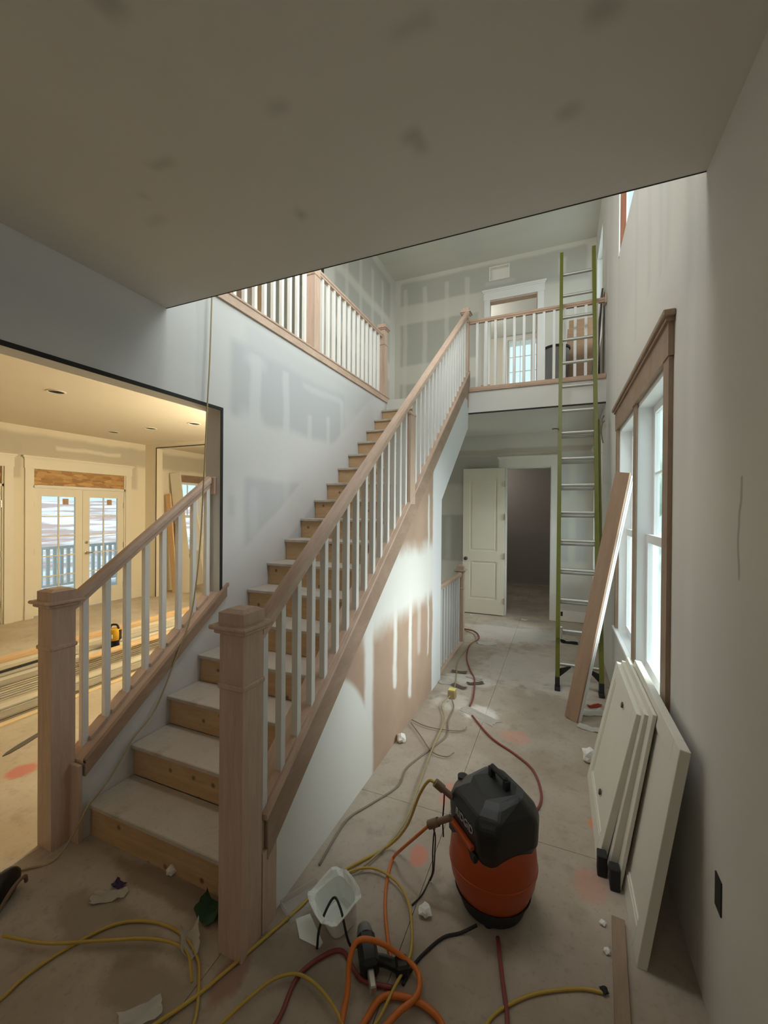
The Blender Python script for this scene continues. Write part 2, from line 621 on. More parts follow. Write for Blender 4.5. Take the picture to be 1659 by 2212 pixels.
bm = B()
box(bm, XLo, XR, YL, 10.5, 3.035, ZL)
struct('floor_landing', bm, board('landing_face', (0.66, 0.65, 0.61), 'X', 'Z', [(-2, 0.6, 3.0, 3.06, 0.02, MUD, 0.8)]))
bm = B()
box(bm, XU, XR, YL - 0.004, YL + 0.02, 3.028, 3.043)
struct('trim_2', bm, M_edge)
bm = B()
box(bm, -4.7, XR + 0.16, 1.7, 11.2, UC, UC + 0.1)
struct('ceiling', bm, board('upper_ceiling_board', (0.62, 0.615, 0.565), 'X', 'Y', [(-2.9, 0.6, 6.7, 7.3, 0.08, MUD, 0.8), (-1.6, -1.2, 2, 7, 0.1, (0.58, 0.59, 0.58), 0.5)]))

# ------------------------------------------------------------------ left (stair) wall
HB = (0.625, 0.63, 0.632)
GL = (0.50, 0.52, 0.545)
MB = (0.62, 0.64, 0.66)
lp = [(2.45, 4.25, 2.47, 3.05, 0.05, GL, 0.95), (2.60, 5.2, 2.9, 3.24, 0.06, GL, 0.45), (4.1, 4.9, 2.62, 3.05, 0.12, GL, 0.35),
      (2.55, 2.82, 2.36, 2.55, 0.06, MB, 0.7), (2.66, 2.78, 2.40, 3.02, 0.025, MB, 0.75), (2.60, 2.85, 2.92, 3.02, 0.05, MB, 0.6), (3.09, 3.18, 2.42, 3.0, 0.022, MB, 0.75), (3.48, 3.55, 2.42, 2.69, 0.022, MB, 0.7),
      (3.84, 3.91, 2.42, 2.74, 0.022, MB, 0.7), (4.15, 4.24, 2.5, 2.98, 0.025, MB, 0.6), (3.4, 4.2, 2.93, 3.0, 0.03, MB, 0.55),
      (2.6, 3.66, 1.45, 2.0, 0.04, GL, 0.85), (2.66, 2.76, 1.5, 1.92, 0.03, MB, 0.35), (3.1, 3.2, 1.6, 2.0, 0.03, MB, 0.35),
      (0.0, 5.4, 0.18, 0.62, 0.04, HB, 1.0, SL), (2.12, 2.20, 2.5, 3.2, 0.012, GL, 0.35), (0.2, 1.75, 2.62, 2.88, 0.12, GL, 0.55), (2.42, 2.5, 1.7, 1.85, 0.03, GL, 0.5)]
# the sloped band of fresh filler above the steps: v - SL*u shifted to the nosing line
lp[14] = (0.0, 5.4, -Y0 * SL - 0.05, -Y0 * SL + 0.34, 0.035, HB, 1.0, SL)
M_left = board('stair_wall_board', HB, 'Y', 'Z', lp, warp=0.03)
bm = B()
prism(bm, [(2.349, -0.02), (YL, -0.02), (YL, 3.285), (2.349, 3.285)], XLo, XL)
prism(bm, [(-2.5, 2.478), (2.349, 2.478), (2.349, 3.285), (-2.5, 3.285)], XLo, XL)
prism(bm, [(-2.5, 0), (0.70, 0), (0.70, 2.478), (-2.5, 2.478)], XLo, XL)  # unseen near end, extended to narrow the opening and cut warm spill
prism(bm, [(1.385, 0), (2.349, 0), (2.349, nos(2.349) + 0.215), (1.385, nos(1.385) + 0.215)], XLo + 0.012, XL)
struct('wall_left', bm, M_left)
bm = B()
box(bm, XL - 0.002, XL + 0.005, 0.67, 2.366, 2.472, 2.496)
box(bm, XL - 0.002, XL + 0.005, 2.345, 2.366, nos(2.36) + 0.23, 2.478)
struct('trim_3', bm, M_edge)  # thin dark strip along the top and far edge of the opening

# ------------------------------------------------------------------ window wall on the right
RW = (0.63, 0.62, 0.58)
rp = [(2.0, 2.1, 0.0, 3.0, 0.04, (0.70, 0.69, 0.66), 0.5), (1.2, 1.3, 0.0, 2.2, 0.04, (0.70, 0.69, 0.65), 0.4), (0.8, 2.4, 1.55, 1.95, 0.14, (0.70, 0.68, 0.61), 0.5),
      (4.6, 5.6, 0.2, 5.5, 0.1, (0.68, 0.67, 0.63), 0.5), (2.0, 4.4, 2.9, 3.4, 0.12, (0.69, 0.67, 0.62), 0.55), (2.6, 2.7, 3.0, 4.1, 0.04, (0.55, 0.55, 0.53), 0.5),
      (3.4, 3.5, 3.0, 4.1, 0.04, (0.55, 0.55, 0.53), 0.5), (1.53, 1.545, 1.55, 1.85, 0.006, (0.30, 0.29, 0.25), 0.7), (1.0, 2.2, 2.6, 3.0, 0.1, (0.56, 0.56, 0.54), 0.5), (2.05, 2.15, 2.7, 5.9, 0.05, (0.54, 0.55, 0.52), 0.55), (2.45, 2.55, 3.0, 5.9, 0.06, (0.55, 0.56, 0.53), 0.5), (2.9, 3.02, 3.1, 4.1, 0.06, (0.54, 0.55, 0.52), 0.5), (4.5, 4.62, 2.8, 5.9, 0.05, (0.70, 0.68, 0.62), 0.6), (4.9, 5.3, 0.3, 5.9, 0.08, (0.55, 0.55, 0.52), 0.35), (0.55, 0.66, 0.0, 3.0, 0.04, (0.69, 0.68, 0.64), 0.5), (0.4, 2.4, 0.7, 1.35, 0.12, (0.57, 0.56, 0.53), 0.45)]
HOLES_R = [(2.45, 4.25, 0.68, 2.49), (5.95, 6.95, 0.68, 2.49), (2.4, 4.42, 4.15, 5.65), (6.15, 7.1, 4.05, 5.6)]
bm = B()
wall_grid(bm, 'x', XR, XR + 0.07, -2.5, 10.6, -0.02, UC, HOLES_R)
struct('wall_right', bm, board('window_wall_board', RW, 'Y', 'Z', rp, warp=0.05))
# outlet box hole
bm = B()
box(bm, XR - 0.004, XR + 0.001, 1.645, 1.70, 0.45, 0.56)
t = fin('outlet_box', bm, M_dark, origin=(XR, 1.67, 0.505), label='small dark open outlet box low on the window wall', category='outlet box')

# ------------------------------------------------------------------ end wall with the open door, upper end wall
fg = (0.46, 0.45, 0.42)
fp = [(-2.3, 0.5, 2.79, 3.05, 0.02, (0.68, 0.67, 0.63), 0.9), (-2.3, 0.5, 2.70, 2.79, 0.02, (0.52, 0.47, 0.39), 0.8), (-2.2, -0.97, 2.2, 2.7, 0.05, fg, 0.8), (-2.2, -1.5, 0.88, 1.68, 0.03, fg, 0.9),
      (-1.85, -1.76, 0.9, 1.65, 0.03, MUD, 0.5), (0.0, 0.42, 2.0, 2.66, 0.05, (0.55, 0.55, 0.54), 0.8), (0.14, 0.24, 0.9, 2.5, 0.03, MUD, 0.8), (0.0, 0.42, 0.95, 1.65, 0.05, (0.50, 0.52, 0.50), 0.8),
      (0.14, 0.24, 0.9, 1.7, 0.03, MUD, 0.8), (0.0, 0.4, 0.1, 0.6, 0.1, (0.42, 0.41, 0.39), 0.5)]
bm = B()
wall_grid(bm, 'y', YF, YF + 0.13, XLo, XR, -0.02, 3.035, [(-0.83, -0.125, -0.02, 2.47)])
struct('wall_end', bm, board('end_wall_board', (0.66, 0.64, 0.58), 'X', 'Z', fp, warp=0.03))
up = []
for (z0, z1) in ((5.50, 5.92), (4.40, 5.16), (3.2, 4.06)):
    up.append((-2.74, 0.36 if z0 > 5.4 else -1.32, z0, z1, 0.03, (0.44, 0.44, 0.395), 0.85))
for x in (-2.64, -2.26, -1.86, -1.50):
    up.append((x - 0.05, x + 0.03, 3.4, 5.80, 0.02, MUD, 0.62))
up += [(-1.20, -0.72, 5.56, 5.63, 0.02, (0.56, 0.55, 0.52), 0.7), (-0.05, 0.06, 5.5, 5.8, 0.02, MUD, 0.6), (-0.85, 0.4, 5.42, 5.55, 0.05, (0.44, 0.44, 0.41), 0.8)]
bm = B()
wall_grid(bm, 'y', YF, YF + 0.13, -2.98, XR, 3.33, UC, [(-1.12, -0.355, 3.33, 5.31), (-1.14, -0.80, 5.65, 5.89)])
struct('wall_upper_end', bm, board('upper_end_wall_board', (0.62, 0.605, 0.545), 'X', 'Z', up, warp=0.025))
up2 = [(4.95, 6.95, 5.2, 5.85, 0.05, (0.45, 0.45, 0.405), 0.85), (4.95, 6.95, 4.4, 5.05, 0.05, (0.45, 0.45, 0.405), 0.85), (4.95, 6.95, 3.3, 4.1, 0.05, (0.45, 0.45, 0.405), 0.8)]
for y in (5.3, 5.75, 6.2, 6.6):
    up2.append((y - 0.05, y + 0.05, 3.4, 5.7, 0.03, MUD, 0.6))
bm = B()
prism(bm, [(4.66, 3.335), (YF, 3.335), (YF, UC), (4.66, UC)], -2.98, -2.85)
struct('wall_upper_left', bm, board('upper_left_wall_board', (0.62, 0.605, 0.545), 'Y', 'Z', up2))
bm = B()
box(bm, -2.85 - 0.02, -2.85 + 0.004, 4.64, 4.668, 3.335, UC)
struct('trim_4', bm, M_edge)
bm = B()
box(bm, -4.7, -4.55, 1.7, 11.2, 3.335, UC)
struct('wall_upper_hall', bm, board('upper_hall_board', (0.70, 0.69, 0.64), 'Y', 'Z', []))
bm = B()
box(bm, -4.7, XR, 1.60, 1.70, 3.335, UC)
struct('wall_upper_added', bm, board('upper_added_board', (0.70, 0.69, 0.66), 'X', 'Z', []))  # unseen wall added to keep stray light out of the void
# room behind the upper door, dark room behind the lower door
bm = B()
wall_grid(bm, 'y', 10.5, 10.63, -2.98, XR, 3.33, UC, [(-1.2, -0.05, 4.72, 5.90)])
box(bm, -2.98, -2.85, YF + 0.13, 10.5, 3.33, UC)
struct('wall_bedroom', bm, board('bedroom_board', (0.66, 0.63, 0.55), 'X', 'Z', []))
bm = B()
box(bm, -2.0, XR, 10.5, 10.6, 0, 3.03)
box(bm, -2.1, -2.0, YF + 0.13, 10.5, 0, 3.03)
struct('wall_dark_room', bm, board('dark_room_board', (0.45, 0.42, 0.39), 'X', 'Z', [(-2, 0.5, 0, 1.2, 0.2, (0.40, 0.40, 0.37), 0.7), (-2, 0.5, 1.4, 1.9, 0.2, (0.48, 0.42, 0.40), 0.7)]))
bm = B()
box(bm, -8.0, XR + 0.16, -2.62, -2.5, 0, 3.335)
struct('wall_back', bm, board('back_board', (0.60, 0.58, 0.54), 'X', 'Z', []))

# ------------------------------------------------------------------ understair wall
PB = (0.47, 0.32, 0.23)
WB = (0.76, 0.76, 0.73)
ub = [(2.35, 4.05, 0.93, 1.42, 0.09, WB, 0.95), (2.37, 2.50, -0.1, 1.2, 0.03, WB, 0.95), (2.86, 2.93, 0.42, 1.1, 0.022, WB, 0.95), (3.20, 3.27, 0.2, 1.1, 0.02, WB, 0.95),
      (3.43, 3.52, 0.5, 1.1, 0.03, WB, 0.4), (3.72, 3.77, 0.4, 1.9, 0.02, WB, 0.8), (3.88, 6.5, -0.2, 3.2, 0.02, (0.74, 0.76, 0.78), 1.0)]


def under_mat():
    t = NT('understair_board')
    sx = t.new('ShaderNodeSeparateXYZ')
    t.l.new(t.coord(), sx.inputs[0])
    w1 = t.math('MULTIPLY', t.math('SUBTRACT', t.noise(4.0, 4), 0.5), 0.07)
    w2 = t.math('MULTIPLY', t.math('SUBTRACT', t.noise(5.0, 4), 0.5), 0.16)
    U = t.math('ADD', sx.outputs[1], w1)
    V = t.math('ADD', sx.outputs[2], w2)
    c = t.mix(t.noise(2.5, 4), (0.33, 0.225, 0.165), (0.52, 0.37, 0.275))
    for (u0, u1, v0, v1, s, pc, am) in ub:
        f = t.math('MULTIPLY', t.ramp(U, u0 - s, u0 + s), t.ramp(U, u1 + s, u1 - s))
        g = t.math('MULTIPLY', t.ramp(V, v0 - s, v0 + s), t.ramp(V, v1 + s, v1 - s))
        c = t.mix(t.math('MULTIPLY', t.math('MULTIPLY', f, g), am), c, pc)
    # rounded lobe of fresh filler at the foot
    dx = t.math('DIVIDE', t.math('SUBTRACT', sx.outputs[1], 1.72), 0.76)
    dz = t.math('DIVIDE', t.math('SUBTRACT', sx.outputs[2], 0.12), 0.76)
    d = t.math('SQRT', t.math('ADD', t.math('MULTIPLY', dx, dx), t.math('MULTIPLY', dz, dz)))
    c = t.mix(t.ramp(d, 1.03, 0.97), c, WB)
    t.color(c)
    t.bump(t.noise(14, 4), 0.08, 0.004)
    t.rough(0.75)
    return t.m


M_under = under_mat()
bm = B()
SO = 0.435
prism(bm, [(1.392, 0), (4.2, 0), (4.2, nos(4.2) - SO), (5.50, nos(5.50) - SO), (YL, 3.03), (YL, nos(YL) + 0.10), (4.2, nos(4.2) + 0.30), (1.392, nos(1.392) + 0.30)], XU - 0.10, XU)
struct('wall_understair', bm, M_under)
bm = B()
prism(bm, [(4.2, nos(4.2) - SO), (5.50, nos(5.50) - SO), (5.50, nos(5.5) - SO + 0.03), (4.2, nos(4.2) - SO + 0.03)], XL, XU - 0.1)
box(bm, XL, XU - 0.1, 4.16, 4.2, 0, nos(4.2) - SO)
struct('ceiling_stair_soffit', bm, plain('soffit_board', (0.68, 0.68, 0.67)))

# ------------------------------------------------------------------ staircase
st = empty('staircase', (-1.75, 1.43, 0), 'straight flight of knotty pine steps rising between two balustrades', 'staircase')
XS0, XS1 = XL + 0.004, XU - 0.104
M_tread = floor_mat('dusty_tread', (0.46, 0.40, 0.33), (0.56, 0.51, 0.45))
tread_me = riser_me = None
for n in range(1, 19):
    yr = Y0 + n * RUN + 0.022              # riser face behind the nosing
    zr0, zr1 = (n - 1) * RISE, n * RISE - 0.025
    if riser_me is None:
        bm = B()
        box(bm, 0, XS1 - XS0, 0, 0.019, 0, zr1 - zr0)
        riser_me = bpy.data.meshes.new('riser')
        bm.to_mesh(riser_me)
        bm.free()
    o = link('riser', riser_me, M_pine if n == 1 else None, st)
    o.location = (XS0 + 1.75, yr - 1.43, zr0)
    if n < 18:
        if tread_me is None:
            bm = B()
            box(bm, 0, XS1 - XS0, -0.022, RUN - 0.001, 0, 0.025, bev=0.004)
            tread_me = bpy.data.meshes.new('tread')
            bm.to_mesh(tread_me)
            bm.free()
        o = link('tread', tread_me, M_tread if n == 1 else None, st)
        o.location = (XS0 + 1.75, yr - 1.43, zr1)
    else:
        bm = B()
        box(bm, XL + 0.03, XS1, yr - 0.022, YL + 0.13, zr1, zr1 + 0.025)
        fin('landing_tread', bm, M_pine, st)


# ------------------------------------------------------------------ balustrades
def newel(parent, x, y, z0, z1, s=0.115, mat=M_oak, slim=False):
    """box newel: shaft, moulded cap in three steps, neck moulding; origin at its own foot"""
    h = z1 - z0
    bm = B()
    box(bm, x - s / 2, x + s / 2, y - s / 2, y + s / 2, z0, z1 - 0.075)
    for k in range(2):
        pass
    p = fin('newel_post', bm, mat, parent)
    bm = B()
    a = s / 2
    box(bm, x - a - 0.032, x + a + 0.032, y - a - 0.032, y + a + 0.032, z1 - 0.075, z1 - 0.058, bev=0.005)
    box(bm, x - a - 0.018, x + a + 0.018, y - a - 0.018, y + a + 0.018, z1 - 0.092, z1 - 0.075, bev=0.005)
    b = a + 0.004
    zc = z1 - 0.058
    vs = [bm.verts.new((x + sx * b, y + sy * b, zc)) for sx, sy in ((-1, -1), (1, -1), (1, 1), (-1, 1))]
    vm = [bm.verts.new((x + sx * b, y + sy * b, z1 - 0.012)) for sx, sy in ((-1, -1), (1, -1), (1, 1), (-1, 1))]
    vt = [bm.verts.new((x + sx * b * 0.62, y + sy * b * 0.62, z1)) for sx, sy in ((-1, -1), (1, -1), (1, 1), (-1, 1))]
    for lo, hi in ((vs, vm), (vm, vt)):
        for i in range(4):
            bm.faces.new((lo[i], lo[(i + 1) % 4], hi[(i + 1) % 4], hi[i]))
    bm.faces.new(vt)
    bm.faces.new(vs[::-1])
    fin('newel_cap', bm, mat, p)
    if h > 0.9:
        bm = B()
        zn = z1 - 0.30 if not slim else z1 - 0.20
        box(bm, x - a - 0.008, x + a + 0.008, y - a - 0.008, y + a + 0.008, zn - 0.011, zn + 0.011, bev=0.005)
        fin('neck_moulding', bm, mat, p)
    return p


BAL = 0.033
bal_cache = {}


def baluster(parent, x, y, z0, z1):
    k = round(z1 - z0, 3)
    if k not in bal_cache:
        bm = B()
        box(bm, -BAL / 2, BAL / 2, -BAL / 2, BAL / 2, 0, k, bev=0.002)
        me = bpy.data.meshes.new('baluster')
        bm.to_mesh(me)
        bm.free()
        me.materials.append(M_white)
        bal_cache[k] = me
    o = link('baluster', bal_cache[k], None, parent)
    o.location = Vector((x, y, z0)) - wloc(parent)
    return o


def rail_profile(w, h):
    a = w / 2
    return [(-a * 0.72, 0), (a * 0.72, 0), (a * 0.72, h * 0.28), (a, h * 0.42), (a, h * 0.74), (a * 0.66, h * 0.95), (0, h), (-a * 0.66, h * 0.95), (-a, h * 0.74), (-a, h * 0.42), (-a * 0.72, h * 0.28)]


def handrail(parent, p0, p1, w=0.062, h=0.062, mat=None, name='handrail'):
    """moulded rail whose underside runs from p0 to p1, ends cut plumb"""
    p0, p1 = Vector(p0), Vector(p1)
    d = p1 - p0
    side = Vector((d.y, -d.x, 0)).normalized()
    vert = math.hypot(d.x, d.y) / d.length
    bm = B()
    a = [bm.verts.new(p0 + side * u + Vector((0, 0, v / vert))) for u, v in rail_profile(w, h)]
    b = [bm.verts.new(p1 + side * u + Vector((0, 0, v / vert))) for u, v in rail_profile(w, h)]
    n = len(a)
    for i in range(n):
        bm.faces.new((a[i], a[(i + 1) % n], b[(i + 1) % n], b[i]))
    bm.faces.new(a)
    bm.faces.new(b[::-1])
    bmesh.ops.recalc_face_normals(bm, faces=bm.faces)
    return fin(name, bm, mat or M_oak_y, parent, smooth=25)


def slope_bar(bm, x0, x1, y0, y1, lo, hi):
    prism(bm, [(y0, nos(y0) + lo), (y1, nos(y1) + lo), (y1, nos(y1) + hi), (y0, nos(y0) + hi)], x0, x1)


# right-hand stair balustrade
XB = -1.142
XN = -1.168
rb = empty('stair_balustrade', (XN, 1.3, 0), 'long balustrade on the understair side, oak newel nearest the compressor', 'balustrade')
newel(rb, XN, 1.31, 0.0, 1.356, 0.116)
YT = 5.44
newel(rb, XN + 0.005, YT + 0.06, nos(YT) - 0.12, 4.43, 0.082, slim=True)
ym = 3.20
bm = B()
box(bm, XB - 0.055, XB + 0.042, ym - 0.06, ym + 0.06, nos(ym) + 0.26, nos(ym) + 1.0)
pm = fin('middle_post', bm, M_oak, rb)
bm = B()
box(bm, XB - 0.06, XB + 0.047, ym - 0.065, ym + 0.065, nos(ym) + 0.98, nos(ym) + 1.0, bev=0.003)
fin('post_collar', bm, M_oak, pm)
handrail(rb, (XB, 1.372, nos(1.372) + 1.05), (XB, YT + 0.02, nos(YT + 0.02) + 1.05), 0.064, 0.064)
bm = B()
slope_bar(bm, XU + 0.002, XU + 0.022, 1.40, 5.50, 0.115, 0.318)
fin('fascia_board', bm, M_fascia, rb)
bm = B()
slope_bar(bm, XU - 0.112, XU + 0.028, 1.385, 5.46, 0.30, 0.322)
shoe = fin('shoe_rail', bm, M_oak_y, rb)
bm = B()
box(bm, XU + 0.003, XU + 0.019, 1.372, 1.462, 0.0, 0.335)
box(bm, XU - 0.105, XU + 0.003, 1.372, 1.392, 0.0, nos(1.38) + 0.3)
fin('end_board', bm, M_oak, rb)
yk = 1.345 + 0.061
k = 0
while yk < YT - 0.03:
    if abs(yk - ym) > 0.07:
        baluster(rb, XB, yk, nos(yk) + 0.305, nos(yk) + 1.062)
        ya, yb = yk + BAL / 2 + 0.001, min(yk + RUN / 2 - BAL / 2 - 0.001, YT)
    yk += RUN / 2
# fillets between the balusters
fil = None
yk = 1.345 + 0.061
while yk < YT - 0.12:
    if abs(yk + RUN / 4 - ym) > 0.12:
        bm = B()
        slope_bar(bm, XB - 0.016, XB + 0.016, yk + BAL / 2, yk + RUN / 2 - BAL / 2, 0.322, 0.331)
        fin('fillet', bm, M_oak_y, shoe)
    yk += RUN / 2

# left-hand stair balustrade
XNl, XBl = -2.4175, -2.395
lb = empty('stair_balustrade', (XNl, 1.33, 0), 'short balustrade beside the side-room opening, leftmost newel', 'balustrade')
newel(lb, XNl, 1.335, 0.0, 1.33, 0.114)
handrail(lb, (XBl, 1.395, nos(1.395) + 1.03), (XBl, 2.325, nos(2.325) + 1.03), 0.06, 0.066)
bm = B()
box(bm, XBl - 0.06, XBl + 0.055, 2.327, 2.349, 1.855, 1.985, bev=0.004)
fin('rosette', bm, M_oak, lb)
bm = B()
box(bm, XLo + 0.016, XL + 0.012, 1.366, 1.384, 0.0, nos(1.384) + 0.238)
fin('end_board', bm, M_oak, lb)
bm = B()
slope_bar(bm, XL + 0.002, XL + 0.02, 1.395, 2.40, 0.165, 0.245)
slope_bar(bm, XL + 0.002, XL + 0.028, 1.395, 2.41, 0.235, 0.255)
fin('fascia_board', bm, M_fascia, lb)
bm = B()
slope_bar(bm, XLo + 0.002, XL + 0.002, 1.395, 2.347, 0.218, 0.24)
cap = fin('shoe_rail', bm, M_oak_y, lb)
for k in range(8):
    yk = 1.455 + k * RUN / 2
    baluster(lb, XBl, yk, nos(yk) + 0.225, nos(yk) + 1.045)
    if k < 7:
        bm = B()
        slope_bar(bm, XBl - 0.035, XBl + 0.035, yk + BAL / 2, yk + RUN / 2 - BAL / 2, 0.24, 0.262)
        fin('fillet', bm, M_oak_y, cap)

# landing balustrade along the top of the stair wall
XG = -2.361
ug = empty('landing_balustrade', (XG, 3.66, 3.29), 'upper balustrade along the top of the stair wall', 'balustrade')
bm = B()
box(bm, XLo, XL + 0.018, EDGE + 0.02, YL + 0.06, 3.286, 3.352)
fin('fascia_board', bm, M_oak_y, ug)
bm = B()
box(bm, XLo, XL + 0.026, EDGE + 0.02, YL + 0.06, 3.352, 3.372, bev=0.004)
fin('shoe_rail', bm, M_oak_y, ug)
newel(ug, XG, 3.66, 3.372, 4.45, 0.11)
newel(ug, XG, 5.49, 3.372, 4.41, 0.11)
handrail(ug, (XG, 1.9, 4.21), (XG, 3.605, 4.21))
handrail(ug, (XG, 3.715, 4.21), (XG, 5.435, 4.21))
for k in range(13):
    baluster(ug, XG, 3.837 + k * 0.1245, 3.37, 4.22)
for k in range(14):
    y = 3.503 - k * 0.1215
    if y > 1.95:
        baluster(ug, XG, y, 3.37, 4.22)

# landing balustrade across the hall
YG = 5.535
fgd = empty('landing_balustrade', (-0.3, YG, ZL), 'upper balustrade crossing the landing edge behind the ladder', 'balustrade')
bm = B()
box(bm, XU + 0.006, XR - 0.003, YL - 0.022, YL + 0.07, ZL + 0.002, 3.372, bev=0.003)
box(bm, XU + 0.006, XR - 0.003, YL - 0.022, YL - 0.003, 3.318, ZL + 0.002)
fin('shoe_rail', bm, M_oak_x, fgd)
handrail(fgd, (XN + 0.05, YG, 4.225), (XR - 0.022, YG, 4.225), 0.055, 0.055, M_oak_x)
bm = B()
box(bm, XR - 0.022, XR - 0.002, YG - 0.05, YG + 0.05, 4.20, 4.31, bev=0.004)
fin('rosette', bm, M_oak, fgd)
for k in range(13):
    baluster(fgd, -1.02 + k * 0.1175, YG, 3.37, 4.235)
bm = B()
for x in (-0.95, -0.86):
    box(bm, x - 0.014, x + 0.014, YG - 0.04, YG - 0.012, 3.372, 3.392)
fin('spacer_block', bm, M_pine, fgd)

# cellar stair guard beyond the understair wall
XC = -1.195
cg = empty('cellar_guard', (XC, 5.45, 0), 'low balustrade with newel guarding the cellar stair hole', 'balustrade')
newel(cg, XC, 5.45, 0.0, 1.03, 0.09)
handrail(cg, (XC, 4.2, 0.885), (XC, 5.405, 0.885), 0.06, 0.06)
bm = B()
box(bm, XC - 0.045, XC + 0.045, 4.2, 5.405, 0.0, 0.035, bev=0.004)
fin('shoe_rail', bm, M_oak_y, cg)
for k in range(9):
    baluster(cg, XC, 4.32 + k * 0.122, 0.033, 0.895)


# ------------------------------------------------------------------ windows
def sash(parent, X, y0, y1, z0, z1, w=0.045, cols=1, rows=1, d=0.03, name='sash', ax='x'):
    """one glazed sash in the plane x = X (or y = X when ax is 'y')"""
    def bx(bm, a0, a1, u0, u1, v0, v1):
        if ax == 'x':
            box(bm, a0, a1, u0, u1, v0, v1)
        else:
            box(bm, u0, u1, a0, a1, v0, v1)
    bm = B()
    bx(bm, X, X + d, y0, y0 + w, z0, z1)
    bx(bm, X, X + d, y1 - w, y1, z0, z1)
    bx(bm, X, X + d, y0 + w, y1 - w, z0, z0 + w)
    bx(bm, X, X + d, y0 + w, y1 - w, z1 - w, z1)
    s = fin(name, bm, M_vinyl, parent)
    bm = B()
    for c in range(1, cols):
        u = y0 + w + (y1 - y0 - 2 * w) * c / cols
        bx(bm, X + 0.004, X + d - 0.004, u - 0.008, u + 0.008, z0 + w, z1 - w)
    for r in range(1, rows):
        v = z0 + w + (z1 - z0 - 2 * w) * r / rows
        bx(bm, X + 0.005, X + d - 0.005, y0 + w, y1 - w, v - 0.008, v + 0.008)
    if cols * rows > 1:
        fin('muntins', bm, M_vinyl, s)
    else:
        bm.free()
    bm = B()
    bx(bm, X + d / 2 - 0.002, X + d / 2 + 0.002, y0 + w, y1 - w, z0 + w, z1 - w)
    fin('pane', bm, M_glass, s)
    return s


def crown(bm, ax_y0, ax_y1, X, z0, z1, sgn=-1, ax='x', ov=0.03):
    """flat header board with a small projecting cap"""
    def bx(a0, a1, u0, u1, v0, v1, bev=0.0):
        a0, a1 = min(a0, a1), max(a0, a1)
        if ax == 'x':
            box(bm, a0, a1, u0, u1, v0, v1, bev=bev)
        else:
            box(bm, u0, u1, a0, a1, v0, v1, bev=bev)
    bx(X, X + sgn * 0.024, ax_y0, ax_y1, z0, z1 - 0.05)
    bx(X, X + sgn * 0.036, ax_y0 - ov * 0.4, ax_y1 + ov * 0.4, z1 - 0.05, z1 - 0.03)
    bx(X, X + sgn * 0.050, ax_y0 - ov, ax_y1 + ov, z1 - 0.03, z1, bev=0.004)


w1 = empty('window_1', (XR, 3.35, 0.68), kind='structure')
bm = B()
crown(bm, 2.33, 4.36, XR - 0.001, 2.492, 2.70)
fin('header', bm, M_trimw, w1)
for i, (y0, y1) in enumerate(((2.34, 2.452), (3.29, 3.42), (4.25, 4.34))):
    bm = B()
    box(bm, XR - (0.02 if i != 1 else 0.012), XR - 0.001, y0, y1, 0.70, 2.49)
    fin('casing', bm, M_trimw, w1)
bm = B()
box(bm, XR - 0.001, XR + 0.13, 3.30, 3.41, 0.70, 2.49)
box(bm, XR + 0.002, XR + 0.14, 2.452, 4.248, 2.462, 2.488)
box(bm, XR + 0.002, XR + 0.14, 4.222, 4.248, 0.70, 2.462)
box(bm, XR + 0.002, XR + 0.14, 2.452, 2.478, 0.70, 2.462)
fin('jamb', bm, M_vinyl, w1)
bm = B()
box(bm, XR - 0.001, XR + 0.14, 2.452, 4.248, 0.682, 0.70)
box(bm, XR - 0.035, XR - 0.0015, 2.30, 4.36, 0.68, 0.702, bev=0.003)
fin('stool', bm, M_vinyl, w1)
for (y0, y1) in ((2.478, 3.30), (3.41, 4.222)):
    sash(w1, XR + 0.09, y0, y1, 1.55, 2.462, 0.05, 2, 2, name='upper_sash')
    sash(w1, XR + 0.055, y0, y1, 0.70, 1.60, 0.055, 1, 1, name='lower_sash')

w2 = empty('window_2', (XR, 6.45, 0.68), kind='structure')
bm = B()
crown(bm, 5.86, 7.04, XR - 0.001, 2.492, 2.70)
fin('header', bm, M_prime, w2)
for (y0, y1) in ((5.87, 5.952), (6.948, 7.03)):
    bm = B()
    box(bm, XR - 0.02, XR - 0.001, y0, y1, 0.70, 2.49)
    fin('casing', bm, M_prime, w2)
bm = B()
box(bm, XR - 0.03, XR + 0.14, 5.952, 6.948, 0.68, 0.70)
fin('stool', bm, M_vinyl, w2)
sash(w2, XR + 0.06, 5.955, 6.945, 0.70, 2.485, 0.05, 2, 4)

w3 = empty('window_3', (XR, 3.4, 4.15), kind='structure')
M_redj = wood('red_brown_jamb', (0.26, 0.09, 0.04), (0.36, 0.14, 0.07))
bm = B()
box(bm, XR + 0.004, XR + 0.062, 4.395, 4.418, 4.152, 5.648)
fin('jamb', bm, M_redj, w3)
bm = B()
box(bm, XR - 0.006, XR + 0.004, 4.395, 4.43, 4.12, 5.66)
fin('bead', bm, M_vinyl, w3)
sash(w3, XR + 0.05, 2.41, 3.40, 4.155, 5.645, 0.02, d=0.016)
sash(w3, XR + 0.05, 3.40, 4.39, 4.155, 5.645, 0.014, d=0.016)

w4 = empty('window_4', (XR, 6.6, 4.05), kind='structure')
bm = B()
box(bm, XR + 0.004, XR + 0.15, 7.08, 7.098, 4.052, 5.598)
box(bm, XR + 0.004, XR + 0.15, 6.152, 7.08, 5.58, 5.598)
box(bm, XR + 0.004, XR + 0.15, 6.152, 7.08, 4.052, 4.07)
fin('jamb', bm, M_vinyl, w4)
sash(w4, XR + 0.07, 6.155, 7.08, 4.07, 5.58, 0.035, 2, 2)

